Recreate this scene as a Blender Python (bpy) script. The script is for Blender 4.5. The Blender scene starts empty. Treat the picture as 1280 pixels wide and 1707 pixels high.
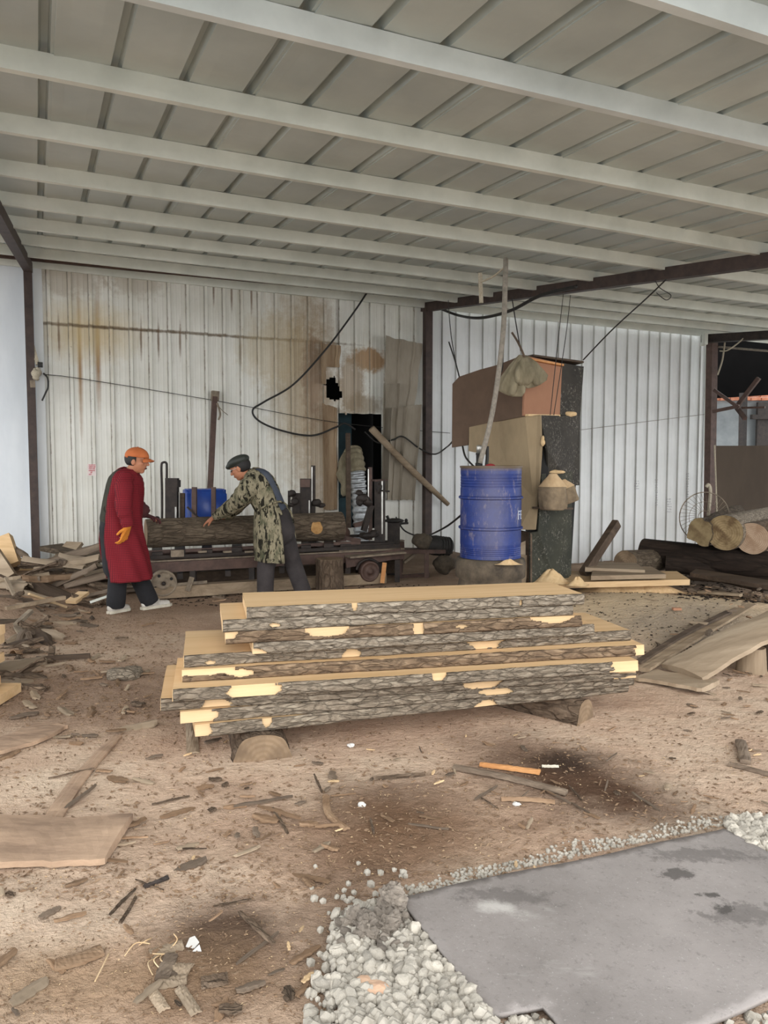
import bpy, bmesh, math, random
from mathutils import Vector, Matrix, noise
from math import sin, cos, pi, radians as R_, atan2, sqrt, exp

# ---------------------------------------------------------------- camera / world / exposure
SC = bpy.context.scene
COL = SC.collection
CAM_H, F_PX, HORIZON = 1.42, 1270.0, 772.0
PITCH = math.atan((853.5 - HORIZON) / F_PX)
cam_d = bpy.data.cameras.new('camera')
cam = bpy.data.objects.new('camera', cam_d); COL.objects.link(cam)
cam.location = (0, 0, CAM_H); cam.rotation_euler = (pi/2 - PITCH, 0, 0)
cam_d.sensor_fit = 'VERTICAL'; cam_d.sensor_height = 36.0; cam_d.sensor_width = 27.0
cam_d.lens = F_PX / 1707 * 36.0; cam_d.clip_start = 0.05; cam_d.clip_end = 300
SC.camera = cam
W = bpy.data.worlds.new('world'); SC.world = W; W.use_nodes = True
bg = W.node_tree.nodes['Background']
# overcast sky, brighter towards the horizon
_n = W.node_tree.nodes; _l = W.node_tree.links
_tc = _n.new('ShaderNodeTexCoord'); _sp = _n.new('ShaderNodeSeparateXYZ'); _mr = _n.new('ShaderNodeMapRange')
_l.new(_tc.outputs['Generated'], _sp.inputs[0]); _l.new(_sp.outputs[2], _mr.inputs[0])
_mr.inputs[1].default_value = 0.0; _mr.inputs[2].default_value = 0.55; _mr.inputs[3].default_value = 2.1; _mr.inputs[4].default_value = 0.85
_l.new(_mr.outputs[0], bg.inputs[1]); bg.inputs[0].default_value = (0.94, 0.97, 1.0, 1)
sun_d = bpy.data.lights.new('sun', 'SUN'); sun = bpy.data.objects.new('sun', sun_d); COL.objects.link(sun)
sun_d.energy = 1.0; sun_d.angle = R_(50); sun_d.color = (1.0, 0.965, 0.91)
sun.rotation_euler = (R_(62), 0, R_(8))
SC.view_settings.view_transform = 'Standard'; SC.view_settings.look = 'None'
SC.view_settings.gamma = 1; SC.view_settings.use_curve_mapping = False
SC.view_settings.exposure = 1.06

# ---------------------------------------------------------------- helpers: pixels of the photograph to places
def ray(px, py):
    a, b = px - 640.0, 853.5 - py
    return Vector((a, F_PX*cos(PITCH) + b*sin(PITCH), -F_PX*sin(PITCH) + b*cos(PITCH)))
CP = Vector((0, 0, CAM_H))
def at(px, py, Y): r = ray(px, py); return CP + r*(Y/r.y)
def G(px, py, z=0.0): r = ray(px, py); return CP + r*((z-CAM_H)/r.z)
WA = R_(23.9); WD = Vector((cos(WA), sin(WA), 0)); WN = Vector((sin(WA), -cos(WA), 0))   # along the wall, out of it
W0 = Vector((-4.576, 9.85, 0))
def line_Y(px, py, p, d):                # depth where the pixel's ray meets the vertical plane through p along d
    r = ray(px, py); n = Vector((-d.y, d.x, 0)); return r.y * ((p-CP).dot(n)/r.dot(n))
def onw(px, py, off=0.0): return at(px, py, line_Y(px, py, W0 + WN*off, WD))     # on the back wall
M0 = Vector((-2.52, 8.0, 0))
def onm(px, py, off=0.0): return at(px, py, line_Y(px, py, M0 + WN*off, WD))     # on the sawmill line
def wu(p): return (p-W0).dot(WD)
# roof plane
RU = ray(3640, 812).normalized(); RV = ray(60, 668).normalized()
RNn = RU.cross(RV).normalized()
if RNn.z < 0: RNn = -RNn
R0 = onw(50, 432, 0)
def onr(px, py, off=0.0):                # on the underside of the roof (off = metres below it)
    r = ray(px, py); p = R0 - RNn*off; return CP + r*((p-CP).dot(RNn)/r.dot(RNn))

# ---------------------------------------------------------------- helpers: materials
def lin(c): return tuple((x/255/12.92 if x/255 <= .04045 else ((x/255+.055)/1.055)**2.4) for x in c) + (1,)
class NT:
    def __init__(s, name):
        s.m = bpy.data.materials.new(name); s.m.use_nodes = True; s.t = s.m.node_tree; s.n = s.t.nodes
        s.b = s.n['Principled BSDF']; s.tc = s.n.new('ShaderNodeTexCoord'); s.co = s.tc.outputs['Object']
    def link(s, a, b): s.t.links.new(a, b)
    def inp(s, sock, v):
        if hasattr(v, 'links') or hasattr(v, 'is_linked'): s.link(v, sock)
        else: sock.default_value = v
    def mapping(s, scale=(1,1,1), loc=(0,0,0), rot=(0,0,0), co=None):
        m = s.n.new('ShaderNodeMapping'); s.link(co or s.co, m.inputs[0])
        m.inputs['Scale'].default_value = scale; m.inputs['Location'].default_value = loc; m.inputs['Rotation'].default_value = rot
        return m.outputs[0]
    def noise(s, scale=5, detail=6, rough=.6, co=None, dist=0):
        x = s.n.new('ShaderNodeTexNoise'); s.link(co or s.co, x.inputs['Vector'])
        x.inputs['Scale'].default_value = scale; x.inputs['Detail'].default_value = detail; x.inputs['Roughness'].default_value = rough
        x.inputs['Distortion'].default_value = dist; return x.outputs['Fac']
    def voro(s, scale=5, co=None, feature='F1', out='Distance'):
        x = s.n.new('ShaderNodeTexVoronoi'); x.feature = feature; s.link(co or s.co, x.inputs['Vector']); x.inputs['Scale'].default_value = scale
        return x.outputs[out]
    def ramp(s, v, stops, interp='LINEAR'):
        r = s.n.new('ShaderNodeValToRGB'); s.link(v, r.inputs[0]); e = r.color_ramp.elements; r.color_ramp.interpolation = interp
        while len(e) > 1: e.remove(e[-1])
        for i, (p, c) in enumerate(stops):
            el = e[0] if i == 0 else e.new(p); el.position = p
            el.color = lin(c) if isinstance(c, tuple) else (c, c, c, 1)
        return r.outputs[0]
    def mix(s, f, a, b, mode='MIX'):
        x = s.n.new('ShaderNodeMix'); x.data_type = 'RGBA'; x.blend_type = mode; x.clamp_factor = True
        for sock, v in ((x.inputs[0], f), (x.inputs[6], a), (x.inputs[7], b)):
            if isinstance(v, tuple) and len(v) == 3: v = lin(v)
            s.inp(sock, v)
        return x.outputs[2]
    def math(s, op, a, b=0.0, clamp=False):
        x = s.n.new('ShaderNodeMath'); x.operation = op; x.use_clamp = clamp; s.inp(x.inputs[0], a); s.inp(x.inputs[1], b); return x.outputs[0]
    def sep(s, co=None):
        x = s.n.new('ShaderNodeSeparateXYZ'); s.link(co or s.co, x.inputs[0]); return x.outputs
    def blob(s, c, r, ang=0, nz=None, amt=.5, soft=.35):   # a stain of its own shape around a place
        m = s.n.new('ShaderNodeMapping'); m.vector_type = 'TEXTURE'; s.link(s.co, m.inputs[0])
        m.inputs['Location'].default_value = (c[0], c[1], c[2] if len(c) > 2 else 0); m.inputs['Rotation'].default_value = (0, 0, ang)
        m.inputs['Scale'].default_value = (r[0], r[1], r[2] if len(r) > 2 else 50)
        l = s.n.new('ShaderNodeVectorMath'); l.operation = 'LENGTH'; s.link(m.outputs[0], l.inputs[0])
        v = l.outputs['Value']
        if nz is not None: v = s.math('ADD', v, s.math('MULTIPLY', s.math('SUBTRACT', nz, .5), amt*2))
        x = s.n.new('ShaderNodeMapRange'); s.link(v, x.inputs[0]); x.inputs[1].default_value = 1+soft; x.inputs[2].default_value = 1-soft
        return x.outputs[0]
    def bump(s, h, strength=.5, dist=.01):
        b = s.n.new('ShaderNodeBump'); s.link(h, b.inputs['Height']); b.inputs['Strength'].default_value = strength; b.inputs['Distance'].default_value = dist
        s.link(b.outputs[0], s.b.inputs['Normal'])
    def done(s, col, rough=.8, metal=0.0, spec=None):
        s.inp(s.b.inputs['Base Color'], lin(col) if isinstance(col, tuple) and len(col) == 3 else col)
        s.inp(s.b.inputs['Roughness'], rough); s.inp(s.b.inputs['Metallic'], metal)
        if spec is not None: s.b.inputs['Specular IOR Level'].default_value = spec
        return s.m
def simple(name, c1, c2, scale=8, stretch=(1,1,1), rough=.8, metal=0, bump=.3, bd=.005, detail=7, spec=None):
    t = NT(name); co = t.mapping(stretch); n = t.noise(scale, detail, .65, co)
    col = t.ramp(n, [(.3, c1), (.7, c2)]); t.bump(n, bump, bd); return t.done(col, rough, metal, spec)

MAT = {}
def bark_mat(name, dark, mid, light, sc=14, stretch=(.22, 1, 1)):
    t = NT(name); co = t.mapping(stretch); n = t.noise(sc, 8, .7, co, .8); n2 = t.noise(3, 4, .6)
    wn = t.n.new('ShaderNodeTexNoise'); t.link(co, wn.inputs[0]); wn.inputs['Scale'].default_value = sc*.7; wn.inputs['Detail'].default_value = 4
    va = t.n.new('ShaderNodeVectorMath'); va.operation = 'MULTIPLY_ADD'; t.link(wn.outputs['Color'], va.inputs[0]); va.inputs[1].default_value = (1.6/sc,)*3; t.link(co, va.inputs[2])
    v = t.voro(sc*.9, va.outputs[0], 'DISTANCE_TO_EDGE')
    col = t.ramp(n, [(.28, dark), (.5, mid), (.74, light)])
    crack = t.ramp(v, [(0, 0.0), (.12, 1.0)])
    col = t.mix(t.math('MULTIPLY', t.math('SUBTRACT', 1, crack), .5), col, dark)
    col = t.mix(t.math('MULTIPLY', n2, .35), col, mid)
    t.bump(t.math('ADD', n, t.math('MULTIPLY', crack, .5)), .9, .02); return t.done(col, .92, 0, .2)
def wood_mat(name, c1, c2, c3, sc=6, stretch=(.06, 1, 1), bump=.15):
    t = NT(name); co = t.mapping(stretch); n = t.noise(sc, 8, .7, co, .5); f = t.noise(sc*9, 3, .6, t.mapping((stretch[0]*.6, 1, 1)))
    col = t.ramp(n, [(.3, c1), (.52, c2), (.72, c3)]); col = t.mix(t.math('MULTIPLY', f, .35), col, c1)
    t.bump(f, bump, .004); return t.done(col, .75, 0, .25)
def ring_mat(name, c1, c2, dark, sc=22):
    t = NT(name); w = t.n.new('ShaderNodeTexWave'); w.wave_type = 'RINGS'; w.rings_direction = 'X'; t.link(t.co, w.inputs[0])
    w.inputs['Scale'].default_value = sc; w.inputs['Distortion'].default_value = 2.2; w.inputs['Detail'].default_value = 3; w.inputs['Detail Scale'].default_value = .8
    n = t.noise(7, 6, .6); col = t.ramp(w.outputs['Fac'], [(.1, c1), (.8, c2)]); col = t.mix(t.math('MULTIPLY', t.noise(16, 6, .7), .9), col, c1); col = t.mix(t.ramp(n, [(.42, 0.0), (.62, .8)]), col, dark)
    t.bump(n, .3, .004); return t.done(col, .85, 0, .2)
MAT['bark'] = bark_mat('bark', (66,58,50), (142,130,114), (198,186,168), 40, (.35,1,1))
MAT['bark_brown'] = bark_mat('bark_brown', (58,47,38), (112,95,79), (152,134,116), 24, (.35,1,1))
MAT['bark_dark'] = bark_mat('bark_dark', (24,20,17), (46,37,31), (66,55,46), 10)
MAT['bark_log'] = bark_mat('bark_log', (50,42,34), (98,86,72), (138,124,106), 22, (.3,1,1))
MAT['wood_fresh'] = wood_mat('wood_fresh', (190,156,112), (216,184,142), (228,202,164))
MAT['wood_pale'] = wood_mat('wood_pale', (180,148,108), (206,176,136), (220,192,154))
MAT['wood_old'] = wood_mat('wood_old', (104,88,70), (148,130,108), (178,160,136))
MAT['wood_dusty'] = wood_mat('wood_dusty', (124,108,89), (158,141,120), (182,165,143), 4)
MAT['wood_dark'] = wood_mat('wood_dark', (52,42,34), (84,70,58), (112,96,80))
MAT['wood_orange'] = wood_mat('wood_orange', (170,112,66), (206,150,98), (222,176,124))
MAT['flake'] = wood_mat('flake', (92,72,54), (140,114,90), (176,150,122), 14)
MAT['flake_grey'] = wood_mat('flake_grey', (78,66,56), (112,98,84), (146,130,112), 14)
MAT['flake_light'] = wood_mat('flake_light', (178,148,110), (206,178,140), (222,200,166), 14)
MAT['end_green'] = ring_mat('end_green', (122,106,78), (136,120,90), (90,74,52))
MAT['end_tan'] = ring_mat('end_tan', (158,134,112), (184,162,138), (138,112,90), 16)
MAT['end_grey'] = ring_mat('end_grey', (128,108,86), (144,124,102), (98,82,66), 12)
MAT['steel_dark'] = simple('steel_dark', (30,26,24), (62,52,46), 12, rough=.7, metal=.2)
MAT['steel_brown'] = simple('steel_brown', (66,48,42), (96,74,64), 9, rough=.65, metal=.1)
MAT['steel_red'] = simple('steel_red', (48,37,34), (76,60,53), 9, rough=.6, metal=.1)
MAT['steel_bright'] = simple('steel_bright', (150,148,142), (200,198,192), 9, rough=.35, metal=.7)
MAT['dusty_steel'] = simple('dusty_steel', (96,84,72), (150,136,116), 14, rough=.8)
MAT['rubber'] = simple('rubber', (24,23,22), (46,43,40), 18, rough=.7)
MAT['cable'] = simple('cable', (20,19,18), (38,35,32), 20, rough=.6)
MAT['rope'] = simple('rope', (150,140,122), (192,182,162), 60, rough=.9)
MAT['hose'] = simple('hose', (112,106,96), (150,142,130), 30, rough=.85)
def galv(name, a, b, metal=.45, sc=2.5):
    t = NT(name); n = t.noise(sc, 5, .6, t.mapping((1, 1, 1))); f = t.noise(30, 2, .5, t.mapping((.05, 1, 1)))
    col = t.ramp(n, [(.3, a), (.7, b)]); col = t.mix(t.math('MULTIPLY', f, .2), col, a)
    t.bump(f, .05, .002); return t.done(col, t.ramp(n, [(.3, .5), (.7, .66)]), metal)
MAT['galv'] = galv('galv', (204,207,197), (230,232,223), .2)
MAT['galv_blue'] = galv('galv_blue', (202,207,204), (228,232,229), .2)
MAT['roof'] = galv('roof', (170,177,173), (200,206,200), .2, .9)

# ---------------------------------------------------------------- helpers: mesh building
def mk(name, bm, mat, parent=None, smooth=False, loc=None, M=None):
    me = bpy.data.meshes.new(name); bm.normal_update(); bm.to_mesh(me); bm.free()
    for m in (mat if isinstance(mat, (list, tuple)) else [mat]): me.materials.append(MAT[m] if isinstance(m, str) else m)
    if smooth:
        for p in me.polygons: p.use_smooth = True
    o = bpy.data.objects.new(name, me); COL.objects.link(o)
    if M is not None: o.matrix_world = M
    if loc is not None: o.location = loc
    if parent is not None:
        o.parent = parent
        if M is None and loc is None: o.matrix_parent_inverse = parent_inv(parent)
    return o
def parent_inv(p): return wm(p).inverted()
def wm(o):
    if o.parent is None: return o.matrix_basis.copy()
    return wm(o.parent) @ o.matrix_parent_inverse @ o.matrix_basis
def tag(o, label, cat, group=None, kind=None):
    if kind is None and ('beam' in o.name or 'panel' in o.name): kind = 'thing'
    o['label'] = label; o['category'] = cat
    if group: o['group'] = group
    if kind: o['kind'] = kind
    return o
def st(o): o['kind'] = 'structure'; return o
def thing(name, label, cat, loc=(0,0,0), rz=0, group=None):
    o = bpy.data.objects.new(name, None); COL.objects.link(o); o.empty_display_size = .1
    o.location = loc; o.rotation_euler = (0, 0, rz); return tag(o, label, cat, group)
def child(name, bm, mat, parent, smooth=False, label=None):      # bm in world coordinates
    o = mk(name, bm, mat, parent, smooth)
    if label: o['label'] = label
    return o
def lchild(name, bm, mat, parent, smooth=False, label=None):     # bm in the parent's own coordinates
    me = bpy.data.meshes.new(name); bm.normal_update(); bm.to_mesh(me); bm.free()
    for m in (mat if isinstance(mat, (list, tuple)) else [mat]): me.materials.append(MAT[m] if isinstance(m, str) else m)
    if smooth:
        for p in me.polygons: p.use_smooth = True
    o = bpy.data.objects.new(name, me); COL.objects.link(o); o.parent = parent
    if label: o['label'] = label
    return o
def NB(): return bmesh.new()
def frame(d, ref=Vector((0,0,1))):
    d = d.normalized()
    if abs(d.dot(ref)) > .98: ref = Vector((0,1,0)) if abs(d.y) < .9 else Vector((1,0,0))
    s = d.cross(ref).normalized(); u = s.cross(d).normalized(); return s, u
def box(bm, c, s, M=None):
    vs = [Vector((x*s[0]/2, y*s[1]/2, z*s[2]/2)) for x in (-1,1) for y in (-1,1) for z in (-1,1)]
    if M is not None: vs = [M @ v for v in vs]
    v = [bm.verts.new(Vector(c)+q) for q in vs]
    for f in ((0,1,3,2),(4,6,7,5),(0,4,5,1),(2,3,7,6),(0,2,6,4),(1,5,7,3)): bm.faces.new([v[i] for i in f])
def beam(bm, p0, p1, w, h, ref=Vector((0,0,1))):      # rectangular bar from p0 to p1, w sideways, h along ref
    s, u = frame(p1-p0, ref); r = []
    for p in (p0, p1): r.append([bm.verts.new(p + s*a*w/2 + u*b*h/2) for a, b in ((-1,-1),(1,-1),(1,1),(-1,1))])
    bm.faces.new(r[0]); bm.faces.new(r[1][::-1])
    for i in range(4): bm.faces.new((r[0][i], r[1][i], r[1][(i+1)%4], r[0][(i+1)%4]))
def tube(bm, pts, rad, seg=8, cap=True, ref=Vector((0,0,1)), closed=False):
    pts = [Vector(p) for p in pts]; n = len(pts); rings = []; ps = None
    for i, p in enumerate(pts):
        d = (pts[min(i+1, n-1)] - pts[max(i-1, 0)]); s, u = frame(d, ref)
        if ps is not None:
            s = (ps - d.normalized()*ps.dot(d.normalized())).normalized(); u = s.cross(d.normalized()).normalized()
        ps = s
        r = rad[i] if isinstance(rad, (list, tuple)) else rad
        a, b = r if isinstance(r, (list, tuple)) else (r, r)
        rings.append([bm.verts.new(p + s*a*cos(2*pi*k/seg) + u*b*sin(2*pi*k/seg)) for k in range(seg)])
    for i in range(n-1):
        for k in range(seg): bm.faces.new((rings[i][k], rings[i][(k+1)%seg], rings[i+1][(k+1)%seg], rings[i+1][k]))
    if cap: bm.faces.new(rings[0][::-1]); bm.faces.new(rings[-1])
    return rings
def cat(pts, n=8):                                    # smooth curve through points
    pts = [Vector(p) for p in pts]; out = []
    for i in range(len(pts)-1):
        p0, p1, p2, p3 = pts[max(i-1,0)], pts[i], pts[i+1], pts[min(i+2, len(pts)-1)]
        for k in range(n):
            t = k/n; out.append(.5*((2*p1)+(p2-p0)*t+(2*p0-5*p1+4*p2-p3)*t*t+(3*p1-p0-3*p2+p3)*t**3))
    out.append(pts[-1]); return out
def slab(bm, pts, th, n=None):                        # flat board from an outline, its thickness away from the camera
    pts = [Vector(p) for p in pts]
    if n is None:
        n = Vector((0,0,0))
        for i in range(1, len(pts)-1): n += (pts[i]-pts[0]).cross(pts[i+1]-pts[0])
        n.normalize()
        if n.dot(pts[0]-CP) < 0: n = -n
    a = [bm.verts.new(p) for p in pts]; b = [bm.verts.new(p + n*th) for p in pts]
    bm.faces.new(a); bm.faces.new(b[::-1]); k = len(pts)
    for i in range(k): bm.faces.new((a[i], b[i], b[(i+1)%k], a[(i+1)%k]))
    return n
def lathe(bm, prof, seg=32, c=(0,0,0)):               # prof: (radius, z)
    c = Vector(c); rings = [[bm.verts.new(c+Vector((r*cos(2*pi*k/seg), r*sin(2*pi*k/seg), z))) for k in range(seg)] for r, z in prof]
    for i in range(len(rings)-1):
        for k in range(seg): bm.faces.new((rings[i][k], rings[i][(k+1)%seg], rings[i+1][(k+1)%seg], rings[i+1][k]))
    bm.faces.new(rings[0][::-1]); bm.faces.new(rings[-1])
def ell(bm, c, r, M=None, seg=16):
    res = bmesh.ops.create_uvsphere(bm, u_segments=seg, v_segments=seg*3//4, radius=1)
    for v in res['verts']:
        p = Vector((v.co.x*r[0], v.co.y*r[1], v.co.z*r[2]))
        if M is not None: p = M @ p
        v.co = p + Vector(c)
def cap(bm, p0, r0, p1, r1, seg=12):                  # tapered capsule
    p0, p1 = Vector(p0), Vector(p1); d = p1-p0; L = d.length or 1e-5; d.normalize(); pts = []; rad = []
    for k in range(4): a = pi/2*(1-k/4); pts.append(p0 - d*r0*sin(a)); rad.append(max(r0*cos(a), r0*.05))
    pts += [p0, p1]; rad += [r0, r1]
    for k in range(1, 5): a = pi/2*k/4; pts.append(p1 + d*r1*sin(a)); rad.append(max(r1*cos(a), r1*.05))
    tube(bm, pts, rad, seg)
def remesh(bm, voxel, smooth=2):
    me = bpy.data.meshes.new('tmp'); bm.normal_update(); bmesh.ops.recalc_face_normals(bm, faces=bm.faces); bm.to_mesh(me); bm.free()
    o = bpy.data.objects.new('tmp', me); COL.objects.link(o)
    m = o.modifiers.new('r', 'REMESH'); m.mode = 'VOXEL'; m.voxel_size = voxel
    s = o.modifiers.new('s', 'SMOOTH'); s.iterations = smooth; s.factor = .5
    dg = bpy.context.evaluated_depsgraph_get(); dg.update(); e = o.evaluated_get(dg); me2 = bpy.data.meshes.new_from_object(e)
    b = NB(); b.from_mesh(me2); bpy.data.objects.remove(o); return b
def nz(x, y=0, z=0): return noise.noise(Vector((x, y, z)))
def crease(bm, amp, sc, dirv=None):
    for v in bm.verts:
        n = noise.fractal(v.co*sc, 1.0, 2.0, 3); v.co += v.normal*n*amp

# ---------------------------------------------------------------- ground height
def gauss(x, y, cx, cy, rx, ry): return exp(-(((x-cx)/rx)**2 + ((y-cy)/ry)**2))
STACK_C = Vector((.15, 3.95, 0))
def H(x, y):
    near = gauss(x, y, .15, 4.0, 1.9, .75)
    h = .022*nz(x*.9, y*.9) + .012*nz(x*3.1, y*3.1, 2) + .006*nz(x*8, y*8, 5)
    h *= (1 - .8*near)
    h += .20*gauss(x, y, 2.35, 6.9, 1.15, .95) + .10*gauss(x, y, 3.6, 6.6, .8, .6)
    h += .24*gauss(x, y, -3.9, 8.3, 1.0, .7) + .22*gauss(x, y, -3.55, 6.6, .55, .7)
    h *= 1 - gauss(x, y, -2.3, 7.2, .45, .4)
    dw = (x-W0.x)*WN.x + (y-W0.y)*WN.y; uu = (x-W0.x)*WD.x + (y-W0.y)*WD.y        # the ground drops towards the right half of the wall
    a = min(max((2.6-dw)/2.2, 0), 1); c = min(max((uu-6.0)/1.5, 0), 1)*min(max((12.6-uu)/1.0, 0), 1); h -= .34*a*a*(3-2*a)*c*c*(3-2*c)
    return h
# ================================================================ THE SETTING: ground, wall, roof
def ground_mat():
    t = NT('ground'); n1 = t.noise(1.1, 6, .62); n2 = t.noise(6, 8, .7); n3 = t.noise(38, 5, .7); nst = t.noise(3.2, 7, .72)
    col = t.ramp(n1, [(.32, (186,156,134)), (.5, (210,182,158)), (.68, (226,204,180))])
    col = t.mix(t.ramp(n2, [(.54, 0.0), (.76, .45)]), col, (150,122,98))
    col = t.mix(t.ramp(n2, [(.25, .5), (.42, 0.0)]), col, (222,198,170))
    g = lambda px, py: G(px, py)
    def stain(col, px, py, rx, ry, ang, c, amt=.5, k=1.0, soft=.5):
        p = g(px, py); return t.mix(t.math('MULTIPLY', t.blob((p.x, p.y), (rx, ry), ang, nst, amt, soft), k), col, c)
    # the ground under the back half of the shed is darker and browner
    col = stain(col, 200, 985, 4.2, 2.6, 0, (150,124,102), .5, .8)
    col = stain(col, 640, 925, 5.5, 1.9, R_(24), (112,94,78), .4, .8)
    # sawdust and old grey boards on the right
    col = stain(col, 1090, 1035, 1.3, 1.2, 0, (214,190,156), .5, .95)
    col = stain(col, 1160, 1065, .75, .55, .3, (140,130,118), .9, .7)
    col = stain(col, 1230, 960, 2.2, .9, .2, (92,80,68), .6, .8)
    col = stain(col, 1240, 1010, .55, .5, .2, (128,100,66), .6, .8)
    # damp dark stains with their own shapes
    col = stain(col, 655, 1370, .26, .34, 0, (84,64,50), .9, .95, .7)
    col = stain(col, 690, 1395, .52, .36, 0, (142,110,84), .7, .6, .6)
    col = stain(col, 965, 1300, .28, .55, R_(35), (86,62,46), .8, .95, .6)
    col = stain(col, 940, 1270, .15, .12, 0, (60,48,40), .8, .8, .6)
    col = stain(col, 360, 1580, .17, .26, 0, (86,66,52), .9, .9, .6)
    col = stain(col, 580, 1560, .16, .3, R_(-15), (104,86,70), .9, .7, .6)
    col = stain(col, 150, 1640, .5, .16, 0, (166,136,106), .9, .7, .6)
    col = stain(col, 120, 1160, 1.3, .6, 0, (140,116,98), .8, .7)
    fine = t.ramp(n3, [(.3, .35), (.44, 0.0)])
    col = t.mix(fine, col, (116,92,72)); col = t.mix(t.ramp(n3, [(.62, 0.0), (.75, .5)]), col, (226,206,180))
    n4 = t.noise(15, 6, .7, None, .6); t.bump(t.math('ADD', t.math('ADD', t.math('MULTIPLY', n2, 1.2), t.math('MULTIPLY', n3, .55)), n4), .9, .04)
    col = t.mix(t.ramp(n4, [(.26, .5), (.4, 0.0)]), col, (146,118,94))
    return t.done(col, .95, 0, .15)
MAT['ground'] = ground_mat()
bm = NB()
NX, NY = 330, 330; xs = [-9 + 19*i/NX for i in range(NX+1)]; ys = [1.0 + 13.5*(j/NY)**1.35 for j in range(NY+1)]
vs = [[bm.verts.new((x, y, H(x, y))) for x in xs] for y in ys]
for j in range(NY):
    for i in range(NX): bm.faces.new((vs[j][i], vs[j][i+1], vs[j+1][i+1], vs[j+1][i]))
# the surrounding yard, joined to the detailed area
x0, x1, y0, y1 = -9, 10, 1.0, 14.5
for a in ((-30,-20,30,y0), (-30,y1,30,45), (-30,y0,x0,y1), (x1,y0,30,y1)):
    q = [bm.verts.new(p) for p in ((a[0],a[1],-.03),(a[2],a[1],-.03),(a[2],a[3],-.03),(a[0],a[3],-.03))]; bm.faces.new(q).material_index = 1
MAT['yard'] = simple('yard', (150,150,148), (182,182,178), 1.5, rough=.9)
st(mk('floor', bm, ['ground','yard'], smooth=True))

# back wall of white ribbed steel sheet, in its own frame (x along the wall, z up)
def wall_mat(name, side):
    t = NT(name); s = t.sep(); n = t.noise(1.3, 5, .6); sm = t.noise(9, 7, .7); vst = t.noise(5, 6, .7, t.mapping((1.6, 1, .12))); sp = t.noise(22, 4, .7)
    if side == 'l':
        col = t.ramp(n, [(.3, (214,212,201)), (.7, (234,233,226))])
        col = t.mix(t.ramp(vst, [(.56, 0.0), (.75, .6)]), col, (172,158,132))
        def bl(px, py, w, h, c, k=.9, amt=.5, soft=.3):
            p = onw(px, py); u = wu(p); return t.mix(t.math('MULTIPLY', t.blob((u, 0, p.z), (w, 50, h), 0, sm, amt, soft), k), col, c)
        col = bl(133, 600, .025, .75, (150,112,60), .85, .3, .6); col = bl(163, 585, .03, .6, (140,98,50), .9, .3, .6)
        col = bl(150, 555, .5, .3, (198,176,128), .7, .5, .6);
        for sx, sy in ((110, 542), (215, 549), (320, 556), (430, 564), (520, 570)): col = bl(sx, sy, .62, .018, (112,92,66), .75, 1.1, .5)
        rr_ = t.math('LESS_THAN', t.math('FRACT', t.math('DIVIDE', s[0], .25)), .07); rn = t.ramp(t.noise(4, 7, .8, t.mapping((1, 1, .8))), [(.5, 0.0), (.62, .8)])
        col = t.mix(t.math('MULTIPLY', rr_, rn), col, (118,92,66))
        for sx, sy in ((98, 560), (235, 566), (264, 568), (300, 566), (400, 586), (355, 480), (385, 490), (418, 495)): col = bl(sx, sy, .014, .22, (112,86,60), .8, .5, .5)
        col = bl(460, 585, .5, .5, (196,182,152), .6, .7); col = bl(500, 640, .4, 1.3, (176,156,122), .7, .7, .5)
        col = bl(530, 700, .3, 1.8, (158,134,104), .62, .9, .5); col = bl(522, 630, .16, .6, (136,108,86), .5, 1.0)
        col = bl(615, 600, .3, .17, (168,132,90), .9, .8, .2); col = bl(585, 645, .22, .5, (160,140,114), .8, .9, .3); col = bl(605, 675, .3, .16, (150,132,106), .7, 1.0, .3)
        col = bl(110, 460, .5, .25, (170,156,136), .5, 1.2); col = bl(225, 470, .35, .2, (176,164,146), .5, 1.2)
        col = t.mix(t.ramp(sp, [(.68, 0.0), (.74, .8)]), col, (120,108,92))
    else:
        col = t.ramp(n, [(.3, (218,220,219)), (.7, (234,236,236))])
        col = t.mix(t.ramp(vst, [(.6, 0.0), (.8, .35)]), col, (176,176,170))
        col = t.mix(t.ramp(sp, [(.72, 0.0), (.78, .6)]), col, (140,134,124))
    rib_shade = t.math('LESS_THAN', t.math('ABSOLUTE', t.math('SUBTRACT', t.math('FRACT', t.math('DIVIDE', s[0], .25)), .03)), .028)   # dark line painted at each rib's edge in place of its shading
    col = t.mix(t.math('MULTIPLY', rib_shade, t.ramp(n, [(.3, .75), (.7, .45)])), col, (128,124,112))
    t.bump(t.noise(2.2, 3, .5), .15, .02); return t.done(col, .5, 0, .35)
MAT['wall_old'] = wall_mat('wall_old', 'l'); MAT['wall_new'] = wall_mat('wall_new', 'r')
MAT['wall_plain'] = simple('wall_plain', (206,212,218), (224,229,233), 2, (1,1,.3), rough=.6, bump=.1)
WM = Matrix.Translation(W0) @ Matrix.Rotation(WA, 4, 'Z')      # local -Y looks into the shed
WMi = WM.inverted()
def wl(p): q = WMi @ p; return q.x, q.z
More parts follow.
